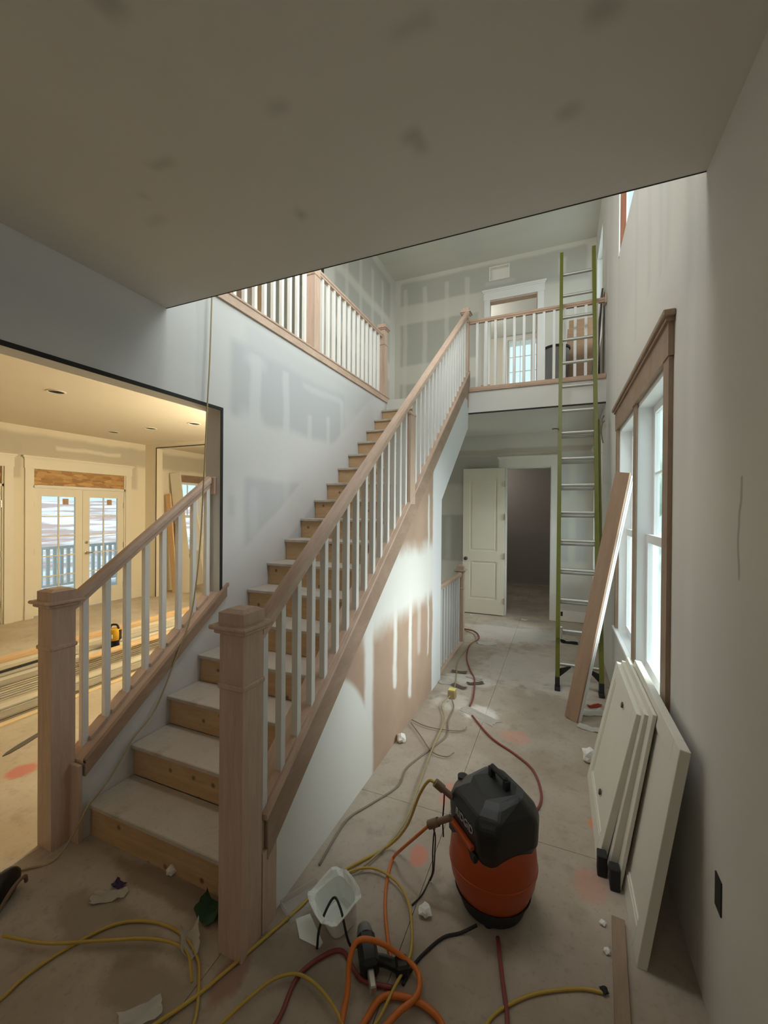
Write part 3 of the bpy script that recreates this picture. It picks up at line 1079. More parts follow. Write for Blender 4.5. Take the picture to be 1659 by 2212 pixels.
w5 = empty('window_5', (-0.62, 10.5, 4.72), kind='structure')
sash(w5, 10.53, -1.2, -0.62, 4.72, 5.90, 0.05, 2, 3, ax='y')
sash(w5, 10.53, -0.62, -0.05, 4.72, 5.90, 0.05, 2, 3, ax='y')
bm = B()
for (x0, x1, z0, z1) in ((-1.31, -1.20, 4.65, 5.98), (-0.05, 0.06, 4.65, 5.98), (-1.2, -0.05, 5.90, 5.98), (-1.33, 0.08, 4.62, 4.72)):
    box(bm, x0, x1, 10.48, 10.50, z0, z1)
fin('casing', bm, M_white, w5)


# ------------------------------------------------------------------ doors
def panel_door(parent, name, x0, x1, y, z0, z1, mat, t=0.036, panels=((0.10, 0.36), (0.43, 0.93)), stile=0.115, ax='y'):
    """leaf in a plane of constant y (ax 'y') or constant x (ax 'x'), with raised frame and sunk panels"""
    def bx(bm, u0, u1, a0, a1, v0, v1, bev=0.0):
        if ax == 'y':
            box(bm, u0, u1, a0, a1, v0, v1, bev=bev)
        else:
            box(bm, a0, a1, u0, u1, v0, v1, bev=bev)
    bm = B()
    h = z1 - z0
    u0, u1 = x0 + stile, x1 - stile
    bx(bm, x0, u0, y, y + t, z0, z1)
    bx(bm, u1, x1, y, y + t, z0, z1)
    zs = [z0] + [z0 + h * q for p in panels for q in p] + [z1]
    for a, b in zip(zs[0::2], zs[1::2]):
        bx(bm, u0, u1, y, y + t, a, b)
    lf = fin(name, bm, mat, parent)
    for p in panels:
        bm = B()
        a, b = z0 + h * p[0], z0 + h * p[1]
        bx(bm, u0, u1, y + 0.010, y + t - 0.010, a, b)
        bx(bm, u0 + 0.035, u1 - 0.035, y + 0.004, y + t - 0.004, a + 0.035, b - 0.035, bev=0.003)
        fin('panel', bm, mat, lf)
    return lf


d1 = empty('door_1', (-0.48, YF, 0), kind='structure')
lf = panel_door(d1, 'door_leaf', -1.525, -0.838, 7.10, 0.015, 2.465, M_cream)
bm = B()
lathe(bm, [(0, 0), (0.03, 0.0), (0.03, 0.008), (0.012, 0.012), (0.012, 0.03), (0.026, 0.036), (0.028, 0.05), (0.018, 0.06), (0, 0.062)], seg=16, mat=Matrix.Translation((-1.47, 7.10, 0.935)) @ Matrix.Rotation(P2, 4, 'X'))
fin('door_knob', bm, M_brass, lf, smooth=40)
for z in (0.25, 1.0, 1.65, 2.2):
    bm = B()
    box(bm, -0.845, -0.829, 7.085, 7.108, z - 0.05, z + 0.05)
    fin('hinge', bm, M_nickel, lf)
bm = B()
crown(bm, -0.94, -0.02, YF - 0.001, 2.478, 2.66, ax='y', ov=0.025)
fin('header', bm, M_prime, d1)
for (x0, x1) in ((-0.125, -0.03), (-0.92, -0.828)):
    bm = B()
    box(bm, x0, x1, YF - 0.022, YF - 0.001, 0.0, 2.478)
    fin('casing', bm, M_prime, d1)
bm = B()
box(bm, -0.137, -0.125, YF, YF + 0.13, 0, 2.47)
box(bm, -0.83, -0.818, YF, YF + 0.13, 0, 2.47)
box(bm, -0.818, -0.137, YF, YF + 0.13, 2.458, 2.47)
fin('jamb', bm, M_prime, d1)

d2 = empty('door_2', (-0.74, YF, ZL), kind='structure')
bm = B()
crown(bm, -1.22, -0.25, YF - 0.001, 5.315, 5.49, ax='y', ov=0.03)
fin('header', bm, M_white, d2)
for (x0, x1) in ((-1.21, -1.118), (-0.357, -0.26)):
    bm = B()
    box(bm, x0, x1, YF - 0.02, YF - 0.001, ZL + 0.002, 5.315)
    fin('casing', bm, M_white, d2)
bm = B()
box(bm, -0.373, -0.357, YF - 0.001, YF + 0.13, ZL + 0.002, 5.31)
box(bm, -1.118, -0.373, YF - 0.001, YF + 0.13, 5.294, 5.309)
fin('jamb', bm, M_oak, d2)
bm = B()
box(bm, XLo + 0.2, XR - 0.002, YF - 0.016, YF - 0.001, ZL + 0.001, ZL + 0.16)
o = struct('baseboard_upper', bm, M_white)
bm = B()
box(bm, 0.0, XR - 0.004, YF - 0.016, YF - 0.001, 0.008, 0.17)
struct('baseboard_end', bm, M_prime)

# vent hole in the upper end wall
vt = empty('vent_register', (-0.97, YF + 0.09, 5.65), 'white rectangular air vent opening above the upper door', 'vent')
bm = B()
box(bm, -1.138, -0.802, YF + 0.08, YF + 0.10, 5.652, 5.888)
fin('back_plate', bm, M_paper, vt)
bm = B()
for (x0, x1, z0, z1) in ((-1.138, -1.12, 5.652, 5.888), (-0.82, -0.802, 5.652, 5.888), (-1.12, -0.82, 5.652, 5.668), (-1.12, -0.82, 5.872, 5.888)):
    box(bm, x0, x1, YF + 0.0, YF + 0.08, z0, z1)
fin('duct_collar', bm, M_paper, vt)

# ------------------------------------------------------------------ side room: french doors, walls
XF = -7.65
fy0, fy1 = 3.87, 5.385
sgp = [(0.5, 9.0, 2.56, 2.90, 0.05, (0.50, 0.46, 0.36), 0.9), (5.45, 5.62, 2.1, 2.9, 0.04, (0.52, 0.48, 0.38), 0.8), (4.2, 5.3, 2.70, 2.76, 0.025, (0.74, 0.70, 0.58), 0.8), (3.6, 3.72, 2.2, 2.75, 0.03, (0.50, 0.46, 0.36), 0.7)]
bm = B()
wall_grid(bm, 'x', XF - 0.14, XF, -2.5, 9.5, -0.02, CEIL, [(fy0, fy1, -0.02, 2.36), (2.55, 3.5, -0.02, 2.36), (6.60, 7.9, 0.80, 2.33)])
struct('wall_french', bm, board('side_room_board', (0.74, 0.68, 0.54), 'Y', 'Z', sgp))
bm = B()
wall_grid(bm, 'y', 5.80, 5.93, XF, XLo, -0.02, CEIL, [(-7.33, -3.6, -0.02, 2.93)])
struct('wall_cross', bm, board('cross_wall_board', (0.74, 0.68, 0.54), 'X', 'Z', []))
bm = B()
box(bm, -7.345, -7.33, 5.792, 5.80, 0, 2.945)
box(bm, -7.33, -3.6, 5.792, 5.80, 2.93, 2.945)
struct('trim_5', bm, M_edge)
bm = B()
box(bm, XF, XLo, 9.4, 9.5, 0, CEIL)
box(bm, XLo, XLo + 0.05, 5.6, 9.5, 0, CEIL)
struct('wall_far_room', bm, board('far_room_board', (0.66, 0.65, 0.60), 'X', 'Z', []))


def french(parent, y0, y1, hinge_at_low):
    bm = B()
    z0, z1 = 0.02, 2.06
    x0, x1 = XF - 0.06, XF - 0.02
    st_ = 0.115
    box(bm, x0, x1, y0, y0 + st_, z0, z1)
    box(bm, x0, x1, y1 - st_, y1, z0, z1)
    box(bm, x0, x1, y0 + st_, y1 - st_, z0, 0.30)
    box(bm, x0, x1, y0 + st_, y1 - st_, z1 - 0.13, z1)
    lf = fin('door_leaf', bm, M_cream, parent)
    g0, g1, h0, h1 = y0 + st_, y1 - st_, 0.30, z1 - 0.13
    bm = B()
    u = (g0 + g1) / 2
    box(bm, x0 + 0.012, x1 - 0.006, u - 0.009, u + 0.009, h0, h1)
    for r in range(1, 5):
        v = h0 + (h1 - h0) * r / 5
        box(bm, x0 + 0.013, x1 - 0.007, g0, g1, v - 0.009, v + 0.009)
    fin('muntins', bm, M_cream, lf)
    bm = B()
    box(bm, x0 + 0.018, x0 + 0.022, g0, g1, h0, h1)
    fin('pane', bm, M_glass, lf)
    bm = B()
    box(bm, x0 + 0.024, x0 + 0.026, u + 0.06, u + 0.15, h1 - 0.13, h1 - 0.03)
    fin('sticker', bm, M_card, lf)
    for z in (0.3, 1.05, 1.8):
        bm = B()
        yy = y0 if hinge_at_low else y1
        box(bm, x1, x1 + 0.006, yy - 0.012, yy + 0.012, z - 0.05, z + 0.05)
        fin('hinge', bm, M_nickel, lf)
    return lf


d3 = empty('door_3', (XF, 4.63, 0), kind='structure')
ymid = (fy0 + fy1) / 2
french(d3, fy0 + 0.02, ymid - 0.002, True)
lf = french(d3, ymid + 0.002, fy1 - 0.02, False)
bm = B()
lathe(bm, [(0, 0), (0.026, 0), (0.026, 0.008), (0.010, 0.012), (0.010, 0.045), (0.024, 0.05), (0.024, 0.065), (0, 0.068)], seg=14, mat=Matrix.Translation((XF - 0.02, ymid + 0.06, 0.96)) @ Matrix.Rotation(P2, 4, 'Y'))
box(bm, XF + 0.02, XF + 0.034, ymid + 0.05, ymid + 0.15, 0.95, 0.97, bev=0.004)
fin('lever_handle', bm, M_nickel, lf, smooth=40)
bm = B()
lathe(bm, [(0, 0), (0.024, 0), (0.024, 0.014), (0, 0.016)], seg=14, mat=Matrix.Translation((XF - 0.02, ymid + 0.06, 1.14)) @ Matrix.Rotation(P2, 4, 'Y'))
fin('deadbolt', bm, M_nickel, lf, smooth=40)
bm = B()
box(bm, XF - 0.05, XF - 0.03, fy0 + 0.02, fy1 - 0.02, 2.105, 2.36)
fin('transom_panel', bm, M_osb, d3)
bm = B()
box(bm, XF - 0.10, XF - 0.001, fy0, fy1, 2.062, 2.10)
box(bm, XF - 0.10, XF - 0.001, fy0, fy0 + 0.02, 0, 2.36)
box(bm, XF - 0.10, XF - 0.001, fy1 - 0.02, fy1, 0, 2.36)
fin('jamb', bm, M_cream, d3)
bm = B()
crown(bm, fy0 - 0.12, fy1 + 0.12, XF + 0.001, 2.362, 2.56, sgn=1)
fin('header', bm, M_cream, d3)
for (y0, y1) in ((fy0 - 0.11, fy0), (fy1, fy1 + 0.11)):
    bm = B()
    box(bm, XF + 0.001, XF + 0.022, y0, y1, 0.0, 2.362)
    box(bm, XF + 0.001, XF + 0.03, y0 - 0.004, y1 + 0.004, 0.0, 0.22)
    fin('casing', bm, M_cream, d3)
d4 = empty('door_4', (XF, 3.0, 0), kind='structure')
lf = panel_door(d4, 'door_leaf', 2.57, 3.48, XF - 0.056, 0.02, 2.06, M_cream, ax='x')
for z in (0.3, 1.05, 1.8):
    bm = B()
    box(bm, XF - 0.02, XF - 0.008, 3.468, 3.492, z - 0.05, z + 0.05)
    fin('hinge', bm, M_nickel, lf)
bm = B()
box(bm, XF - 0.05, XF - 0.03, 2.57, 3.48, 2.105, 2.36)
fin('transom_panel', bm, M_osb, d4)
bm = B()
box(bm, XF - 0.10, XF - 0.001, 2.55, 3.5, 2.062, 2.10)
box(bm, XF - 0.10, XF - 0.001, 3.48, 3.5, 0, 2.36)
fin('jamb', bm, M_cream, d4)
bm = B()
crown(bm, 2.43, 3.62, XF + 0.001, 2.362, 2.56, sgn=1)
fin('header', bm, M_cream, d4)
bm = B()
box(bm, XF + 0.001, XF + 0.022, 3.5, 3.61, 0.0, 2.362)
box(bm, XF + 0.001, XF + 0.03, 3.496, 3.614, 0.0, 0.22)
fin('casing', bm, M_cream, d4)
w6 = empty('window_6', (XF, 7.2, 0.8), kind='structure')
bm = B()
crown(bm, 6.46, 8.02, XF + 0.001, 2.332, 2.48, sgn=1)
fin('header', bm, M_trimw, w6)
for (y0, y1) in ((6.49, 6.6), (7.9, 8.0)):
    bm = B()
    box(bm, XF + 0.001, XF + 0.022, y0, y1, 0.80, 2.332)
    fin('casing', bm, M_trimw, w6)
bm = B()
box(bm, XF - 0.12, XF + 0.04, 6.602, 7.898, 0.78, 0.802)
box(bm, XF - 0.12, XF - 0.002, 7.17, 7.27, 0.802, 2.328)
fin('stool', bm, M_vinyl, w6)
for (y0, y1) in ((6.604, 7.17), (7.27, 7.896)):
    sash(w6, XF - 0.09, y0, y1, 1.55, 2.326, 0.045, 2, 2, name='upper_sash')
    sash(w6, XF - 0.07, y0, y1, 0.804, 1.59, 0.045, 1, 1, name='lower_sash')
bm = B()
box(bm, XF + 0.001, XF + 0.018, 5.5, 5.792, 0, 0.14)
struct('baseboard_side', bm, M_cream)

# recessed ceiling lights, unlit, in the side room
cans = [((-5.07, 2.78), 'nearest of the unlit ceiling cans in the side room'), ((-5.97, 4.61), 'unlit ceiling can in the middle of the far row'),
        ((-6.85, 4.61), 'unlit ceiling can of the far row nearest the french doors'), ((-5.02, 4.59), 'unlit ceiling can of the far row nearest the stair wall')]
for (x, y), lab in cans:
    e = empty('ceiling_can', (x, y, CEIL), lab, 'ceiling light', 'unlit ceiling cans of the side room')
    bm = B()
    lathe(bm, [(0.092, 0), (0.092, -0.006), (0.075, -0.008), (0.072, -0.001)], (x, y, CEIL - 0.001), 20)
    fin('trim_ring', bm, M_cream, e)
    bm = B()
    lathe(bm, [(0, -0.002), (0.073, -0.002), (0.073, -0.0005), (0, -0.0005)], (x, y, CEIL - 0.001), 20)
    fin('open_can', bm, M_dark, e)

# ------------------------------------------------------------------ side room: stack of boards on the floor
brd_n = 0


def loose_board(x, y0, y1, z, w, t, ang, mat, label, name='board', cat='board', group=None, tilt=0.0):
    bm = B()
    L = y1 - y0
    box(bm, -w / 2, w / 2, -L / 2, L / 2, 0, t, bev=0.0015)
    o = fin(name, bm, mat)
    o.location = (x, (y0 + y1) / 2, z)
    o.rotation_euler = (tilt, 0, ang)
    o['label'] = label
    o['category'] = cat
    if group:
        o['group'] = group
    return o


GP = 'primed boards stacked on the side room floor'
M_pileb = plain('primed_casing_board', (0.62, 0.58, 0.47), 0.6, 0.08)
M_pile = [M_pileb, M_pileb, plain('grey_primed_board', (0.46, 0.43, 0.35), 0.6, 0.08), plain('tan_board', (0.52, 0.45, 0.32), 0.6, 0.1), plain('dull_board', (0.36, 0.32, 0.25), 0.6, 0.1)]
ORD = ['first', 'second', 'third', 'fourth', 'fifth', 'sixth', 'seventh', 'eighth']
col_x = [-4.22, -4.35, -4.47, -4.62, -4.75, -4.88, -5.01, -5.14]
hts = [2, 3, 2, 8, 7, 8, 8, 8]
for ci, (cx, n) in enumerate(zip(col_x, hts)):
    z = 0.0
    for k in range(n):
        y0 = 0.9 + random.uniform(-0.5, 0.5) + (0.35 if k % 3 == 2 else 0)
        y1 = random.uniform(4.6, 5.4)
        if k == n - 1:
            lab = 'topmost board of the %s row from the stairs in the board stack' % ORD[ci]
        else:
            lab = 'long pale board lying under others in the side room board stack'
        loose_board(cx + random.uniform(-0.007, 0.007) * (0.4 if k == 0 else 1), y0, y1, z, 0.108, 0.016, random.uniform(-0.0015, 0.0015), M_pile[random.randrange(5)], lab, group=GP if k < n - 1 else None)
        z += 0.0215
loose_board(-4.10, 1.5, 4.1, 0.0, 0.06, 0.015, 0.012, M_pineb, 'narrow pine strip on the floor in front of the board stack, nearest the stairs')
loose_board(-5.29, 1.0, 5.6, 0.0, 0.09, 0.205, 0.02, M_lumber, 'upright tan lumber plank along the back of the board stack')
loose_board(-4.52, 2.75, 4.4, 0.172, 0.10, 0.02, -0.03, M_lumber, 'short tan board lying askew on the middle of the board stack')
loose_board(-4.88, 1.2, 2.55, 0.172, 0.04, 0.012, 0.05, M_edge, 'thin dark strip lying on the near end of the board stack')
# flat bar on the floor
bm = B()
prism(bm, [(-0.02, -0.22), (0.02, -0.22), (0.025, 0.10), (0.016, 0.20), (0, 0.24), (-0.016, 0.20), (-0.025, 0.10)], 0, 0.006, 'z')
o = fin('pry_bar', bm, plain('worn_steel', (0.14, 0.12, 0.10), 0.5, 0.15, metal=0.4), label='flat dark pry bar on the floor behind the left newel', category='pry bar')
o.location = (-3.66, 1.86, 0.001)
o.rotation_euler = (0, 0, math.radians(200))

# yellow cordless tool on the stack
tx, ty, tz = -4.75, 3.22, 0.146
tl = empty('cordless_tool', (tx, ty, tz), 'yellow and black cordless tool standing on the board stack', 'power tool', rotz=0.45)
bm = B()
lathe(bm, [(0, 0), (0.05, 0), (0.055, 0.01), (0.05, 0.05), (0.062, 0.075), (0, 0.078)], seg=18)
o = fin('battery_base', bm, M_black, None, smooth=35)
o.parent = tl
bm = B()
lathe(bm, [(0, 0.075), (0.062, 0.075), (0.07, 0.10), (0.07, 0.17), (0.058, 0.20), (0.03, 0.212), (0, 0.212)], seg=18)
o = fin('body', bm, M_dyel, None, smooth=35)
o.parent = tl
bm = B()
box(bm, -0.018, 0.02, -0.074, -0.064, 0.105, 0.15, bev=0.003)
o = fin('sticker', bm, M_paper, None)
o.parent = tl
bm = B()
tube(bm, [(-0.05, 0, 0.20), (-0.03, 0, 0.245), (0.03, 0, 0.245), (0.05, 0, 0.20)], 0.012)
o = fin('handle', bm, M_black, None, smooth=True)
o.parent = tl
bm = B()
box(bm, 0.055, 0.075, -0.02, 0.02, 0.08, 0.19, bev=0.004)
o = fin('bumper', bm, M_black, None)
o.parent = tl


# boards leaning in the far corner of the side room
def leaning(name, base, top, w, t, mat, label, cat='board', face=0.0):
    """board whose foot centre is base and head centre is top; `face` turns the wide side about the length"""
    base, top = Vector(base), Vector(top)
    L = (top - base).length
    z = (top - base).normalized()
    x = Vector((math.cos(face), math.sin(face), 0))
    x = (x - z * x.dot(z)).normalized()
    y = z.cross(x)
    bm = B()
    box(bm, -w / 2, w / 2, -t / 2, t / 2, 0, L, bev=0.0015)
    o = fin(name, bm, mat)
    m = Matrix((x, y, z)).transposed().to_4x4()
    m.translation = base
    o.matrix_world = m
    if label:
        o['label'] = label
        o['category'] = cat
    return o


leaning('board', (-7.10, 6.35, 0.0), (-7.47, 6.35, 2.50), 0.24, 0.02, M_cream, 'wide pale board leaning in the opening beyond the french doors, tallest', face=0.25)
leaning('board', (-7.30, 6.22, 0.0), (-7.52, 6.22, 2.05), 0.12, 0.035, M_lumber, 'yellowish lumber length leaning beside the wide pale board', face=0.1)
leaning('board', (-6.62, 6.45, 0.0), (-7.02, 6.45, 1.75), 0.10, 0.02, M_cream, 'narrow pale board leaning rightmost in the far opening', face=0.1)
leaning('board', (-6.92, 6.40, 0.0), (-7.12, 6.40, 0.80), 0.05, 0.03, M_trimw, 'short red-brown stick leaning low in the far opening', face=0.1)
tape = empty('spirit_level', (-7.56, 6.1, 0), 'level with bright orange end leaning by the far opening jamb', 'level')
bm = B()
box(bm, -7.60, -7.52, 6.09, 6.115, 0.0, 1.45)
fin('level_bar', bm, M_lumber, tape)
bm = B()
box(bm, -7.602, -7.518, 6.088, 6.117, 1.45, 1.62)
fin('orange_end', bm, M_orangepaint, tape)
bm = B()
box(bm, -7.46, -7.06, 7.45, 7.75, 0.0, 0.62, bev=0.004)
bx_ = fin('carton', bm, M_card, origin=(-7.26, 7.6, 0), label='dark brown carton standing under the far side-room window', category='box')
bm = B()
for (x0, x1) in ((-7.46, -7.265), (-7.255, -7.06)):
    box(bm, x0, x1, 7.45, 7.75, 0.62, 0.625)
fin('flap', bm, M_card, bx_)

# ------------------------------------------------------------------ outside
bm = B()
box(bm, -60, XF - 3.2, -40, 60, -0.75, -0.7)
struct('ground', bm, plain('snowy_ground', (0.40, 0.42, 0.46), 0.9, 0.1, 0.5))
bm = B()
box(bm, 0.7, 60, -40, 60, -0.75, -0.7)
struct('ground', bm, plain('pale_ground', (0.66, 0.70, 0.66), 0.9, 0.1, 0.5))


def hill_mat():
    t = NT('red_clay_and_snow')
    n = t.noise(1.2, 5, 0.6, stretch=(0.4, 0.3, 6.0))
    t.color(t.mix(t.ramp(n, 0.42, 0.58), (0.34, 0.25, 0.24), (0.58, 0.60, 0.66)))
    t.rough(0.9)
    return t.m


bm = B()
NX, NY = 16, 30
hv = [[bm.verts.new((-14 - i * 1.2, -12 + j * 1.5, -0.72 + 2.9 * min(1, i / 9.0) ** 0.8 + 0.35 * noise.noise((i * 0.3, j * 0.3, 1)))) for j in range(NY)] for i in range(NX)]
for i in range(NX - 1):
    for j in range(NY - 1):
        bm.faces.new((hv[i][j], hv[i + 1][j], hv[i + 1][j + 1], hv[i][j + 1]))
bmesh.ops.recalc_face_normals(bm, faces=bm.faces)
struct('hillside', bm, hill_mat(), smooth=True)
dk = empty('deck', (-9.2, 5.0, -0.1), kind='structure')
for k in range(17):
    bm = B()
    x = XF - 0.17 - k * 0.15
    box(bm, x - 0.144, x, -1.0, 12.0, -0.13, -0.10)
    fin('deck_board', bm, M_deck, dk)
M_railw = plain('white_deck_rail', (0.80, 0.82, 0.84), 0.6, 0.04)
dr = empty('deck_railing', (-10.2, 5.0, -0.1), 'white slatted railing along the edge of the outdoor deck', 'railing')
bm = B()
box(bm, -10.25, -10.15, -1.0, 12.0, 0.84, 0.90)
fin('top_rail', bm, M_railw, dr)
bm = B()
box(bm, -10.23, -10.17, -1.0, 12.0, 0.02, 0.07)
fin('bottom_rail', bm, M_railw, dr)
pic = None
for k in range(96):
    y = -0.9 + k * 0.135
    if pic is None:
        bm = B()
        box(bm, -0.022, 0.022, -0.03, 0.03, 0, 0.77)
        pic = bpy.data.meshes.new('picket')
        bm.to_mesh(pic)
        bm.free()
        pic.materials.append(M_railw)
    o = link('picket', pic, None, dr)
    o.location = (0, y - 5.0, 0.17)
for (y, lab) in ((4.95, 'white square porch post seen through the left french door'), (7.1, 'white square porch post seen through the right french door')):
    bm = B()
    box(bm, -9.98, -9.80, y - 0.09, y + 0.09, -0.1, 3.2, bev=0.01)
    p = fin('porch_post', bm, M_deck, origin=(-9.89, y, -0.1), label=lab, category='post')
    bm = B()
    box(bm, -10.0, -9.78, y - 0.11, y + 0.11, -0.1, 0.08, bev=0.01)
    fin('post_base', bm, M_deck, p)


def tree(x, y, h, r, label):
    e = empty('tree', (x, y, -0.7), label, 'tree')
    bm = B()
    tube(bm, [(x, y, -0.72), (x + 0.1, y, h * 0.4), (x, y + 0.1, h * 0.8)], lambda t: 0.16 * (1 - 0.6 * t), 8, 3)
    fin('trunk', bm, M_bark, e, smooth=True)
    bm = B()
    bmesh.ops.create_icosphere(bm, subdivisions=4, radius=1.0)
    for v in bm.verts:
        k = 1 + 0.28 * noise.noise(v.co * 2.2 + Vector((x, y, 0))) + 0.12 * noise.noise(v.co * 7)
        v.co = Vector((x + v.co.x * r * k, y + v.co.y * r * k, h * 0.62 + v.co.z * h * 0.42 * k))
    fin('crown', bm, M_leaf, e, smooth=True)


for i, (x, y, h, r) in enumerate(((7.5, 22, 5.2, 2.4), (4.6, 33, 6.0, 2.6), (12.5, 31, 6.5, 3.0), (9.5, 14, 4.0, 1.9))):
    tree(x, y, h, r, ('pale green tree behind the glass, second nearest of four', 'pale green tree behind the glass, farthest of four', 'largest pale green tree behind the window glass', 'smallest pale green tree, nearest outside the window')[i])

# ------------------------------------------------------------------ ladder
ld = empty('extension_ladder', (0.19, 4.42, 0), 'tall green fibreglass extension ladder leaning on the landing rail', 'ladder')
LA = 0.255


def lad(x, s, off=0.0):
    """s = height above the floor, off = distance in front of the fly section"""
    return Vector((x, 4.40 + LA * s - off, s))


lz = Vector((0, LA, 1)).normalized()
ly = Vector((0, 1, -LA)).normalized()


def rail_piece(x0, x1, s0, s1, off, d=0.06, name='rail', mat=M_ladder):
    bm = B()
    p0, p1 = lad(0, s0, off), lad(0, s1, off)
    for xx in ((x0, x1),):
        vs = []
        for (p, x_s) in ((p0, 0), (p1, -0.0)):
            for (x, q) in ((xx[0], -d / 2), (xx[1], -d / 2), (xx[1], d / 2), (xx[0], d / 2)):
                vs.append(bm.verts.new((x, p.y + ly.y * q, p.z + ly.z * q)))
        bm.faces.new(vs[0:4][::-1])
        bm.faces.new(vs[4:8])
        for i in range(4):
            bm.faces.new((vs[i], vs[(i + 1) % 4], vs[4 + (i + 1) % 4], vs[4 + i]))
    return fin(name, bm, mat, ld)


def rung(x0, x1, s, off):
    p = lad(0, s, off)
    bm = B()
    tube(bm, [(x0, p.y, p.z), (x1, p.y, p.z)], 0.018, 10, 1)
    return fin('rung', bm, M_steel, ld, smooth=40)


XA, XB_ = -0.024, 0.402
RWD = 0.040
for (x0, x1) in ((XA, XA + RWD), (XB_ - RWD, XB_)):
    rail_piece(x0, x1, 0.10, 2.75, 0.0)
for (x0, x1) in ((XA + 0.002, XA + RWD), (XB_ - 0.030 - RWD, XB_ - 0.030)):
    rail_piece(x0, x1, 0.50, 4.93, 0.066)
for k in range(9):
    rung(XA + RWD, XB_ - RWD, 0.241 + 0.2925 * k, 0.0)
for k in range(1, 16):
    rung(XA + RWD, XB_ - 0.03 - RWD, 0.241 + 0.2925 * k + (0.035 if k < 9 else 0), 0.066)
for (x0, x1) in ((XA - 0.005, XA + RWD + 0.005), (XB_ - RWD - 0.005, XB_ + 0.005)):
    bm = B()
    box(bm, x0, x1, 4.37, 4.47, 0.0, 0.035, bev=0.006)
    box(bm, x0 + 0.003, x1 - 0.003, 4.395, 4.46, 0.03, 0.13, bev=0.006)
    fin('rubber_foot', bm, M_rubber, ld)
for sx, x in ((1, XA + RWD), (-1, XB_ - RWD)):
    bm = B()
    prism(bm, [(x, 0.12), (x, 0.20), (x + sx * 0.10, 0.238), (x + sx * 0.10, 0.222)], 4.44, 4.455, 'y')
    fin('brace', bm, M_black, ld)
    bm = B()
    p = lad(0, 0.58, 0.11)
    box(bm, x - 0.012 + sx * 0.01, x + 0.012 + sx * 0.01, p.y - 0.02, p.y + 0.02, 0.50, 0.62, bev=0.004)
    fin('rung_lock', bm, M_steel, ld)
bm = B()
p = lad(0, 2.62, 0.10)
tube(bm, [(XA + 0.01, p.y, 2.66), (XA - 0.04, p.y, 2.665), (XA - 0.06, p.y, 2.66)], 0.006, 6, 2)
fin('rope_hook', bm, M_black, ld)

# ------------------------------------------------------------------ boards leaning by the window
ang = -math.radians(38)
ax_x = Vector((math.cos(ang), math.sin(ang), 0))
ax_y = Vector((-math.sin(ang), math.cos(ang), 0))     # points away from the camera
b0, t0 = Vector((0.106, 3.82, 0.004)), Vector((0.458, 3.74, 2.06))
nm = ['brown-faced wide trim board leaning on the window, front of the bundle', 'second board of the leaning bundle, right behind the brown face',
      'rearmost white board of the leaning bundle by the ladder foot']
for k in range(3):
    off = ax_y * (0.0215 * k) + Vector((0, 0, 0))
    leaning('trim_board', b0 + off, t0 + off + Vector((0, 0, -0.02 * k)), 0.118, 0.0195, M_mdf if k == 0 else M_vinyl, nm[k], 'board', face=ang)


# ------------------------------------------------------------------ door slabs stacked under the window
def slab(x_foot, y0, y1, length, lean, t, label, dots=False):
    """panelled slab standing on its long edge, leaning to +X; built in its own frame (u along Y, v up the slope)"""
    L = y1 - y0
    e = empty('door_slab', (x_foot, (y0 + y1) / 2, 0), label, 'door')
    rot = Matrix.Rotation(lean, 4, 'Y')

    def part(name, bm, mat, par):
        me = bpy.data.meshes.new(name)
        bm.to_mesh(me)
        bm.free()
        o = link(name, me, mat, par)
        return o
    bm = B()
    s = 0.085
    for (u0, u1, v0, v1) in ((-L / 2, -L / 2 + s, 0, length), (L / 2 - s, L / 2, 0, length), (-L / 2 + s, L / 2 - s, 0, s), (-L / 2 + s, L / 2 - s, length - s, length)):
        box(bm, 0, t, u0, u1, v0, v1, bev=0.002)
    o = part('frame', bm, M_door, e)
    o.matrix_local = rot
    bm = B()
    box(bm, t * 0.28, t * 0.72, -L / 2 + s, L / 2 - s, s, length - s)
    p = part('panel', bm, M_door, e)
    p.matrix_local = rot
    bm = B()
    d = 0.014
    for (u0, u1, v0, v1) in ((-L / 2 + s, -L / 2 + s + d, s, length - s), (L / 2 - s - d, L / 2 - s, s, length - s), (-L / 2 + s + d, L / 2 - s - d, s, s + d), (-L / 2 + s + d, L / 2 - s - d, length - s - d, length - s)):
        box(bm, t * 0.1, t * 0.9, u0, u1, v0, v1, bev=0.003)
    q = part('moulding', bm, M_door, e)
    q.matrix_local = rot
    if dots:
        for v in (0.18, length - 0.1):
            bm = B()
            lathe(bm, [(0, -0.004), (0.014, -0.004), (0.017, 0), (0.017, 0.004), (0, 0.004)], seg=12, mat=Matrix.Translation((0, -L / 2 + L * 0.42, v)) @ Matrix.Rotation(P2, 4, 'Y'))
            z = part('hinge_pin', bm, M_brass, e)
            z.matrix_local = rot
    return e


slab(0.185, 2.30, 3.06, 0.80, 0.205, 0.033, 'foremost white door slab leaning under the window, dark pins on its face', True)
slab(0.226, 2.255, 3.02, 0.82, 0.180, 0.033, 'second white door slab from the front of the leaning stack', True)
slab(0.262, 2.19, 3.0, 0.85, 0.158, 0.016, 'thin third slab in the leaning stack under the window')
slab(0.288, 1.845, 2.86, 0.88, 0.150, 0.036, 'rearmost and nearest white slab of the leaning stack, against the wall')
for i, (x, y) in enumerate(((0.195, 2.262), (0.243, 2.20))):
    bm = B()
    box(bm, x - 0.012, x + 0.03, y - 0.03, y + 0.025, 0.0, 0.10, bev=0.004)
    fin('dark_block', bm, M_rubber, origin=(x, y, 0), label=('dark block at the foot of the foremost slab', 'dark block at the foot of the second slab')[i], category='block')

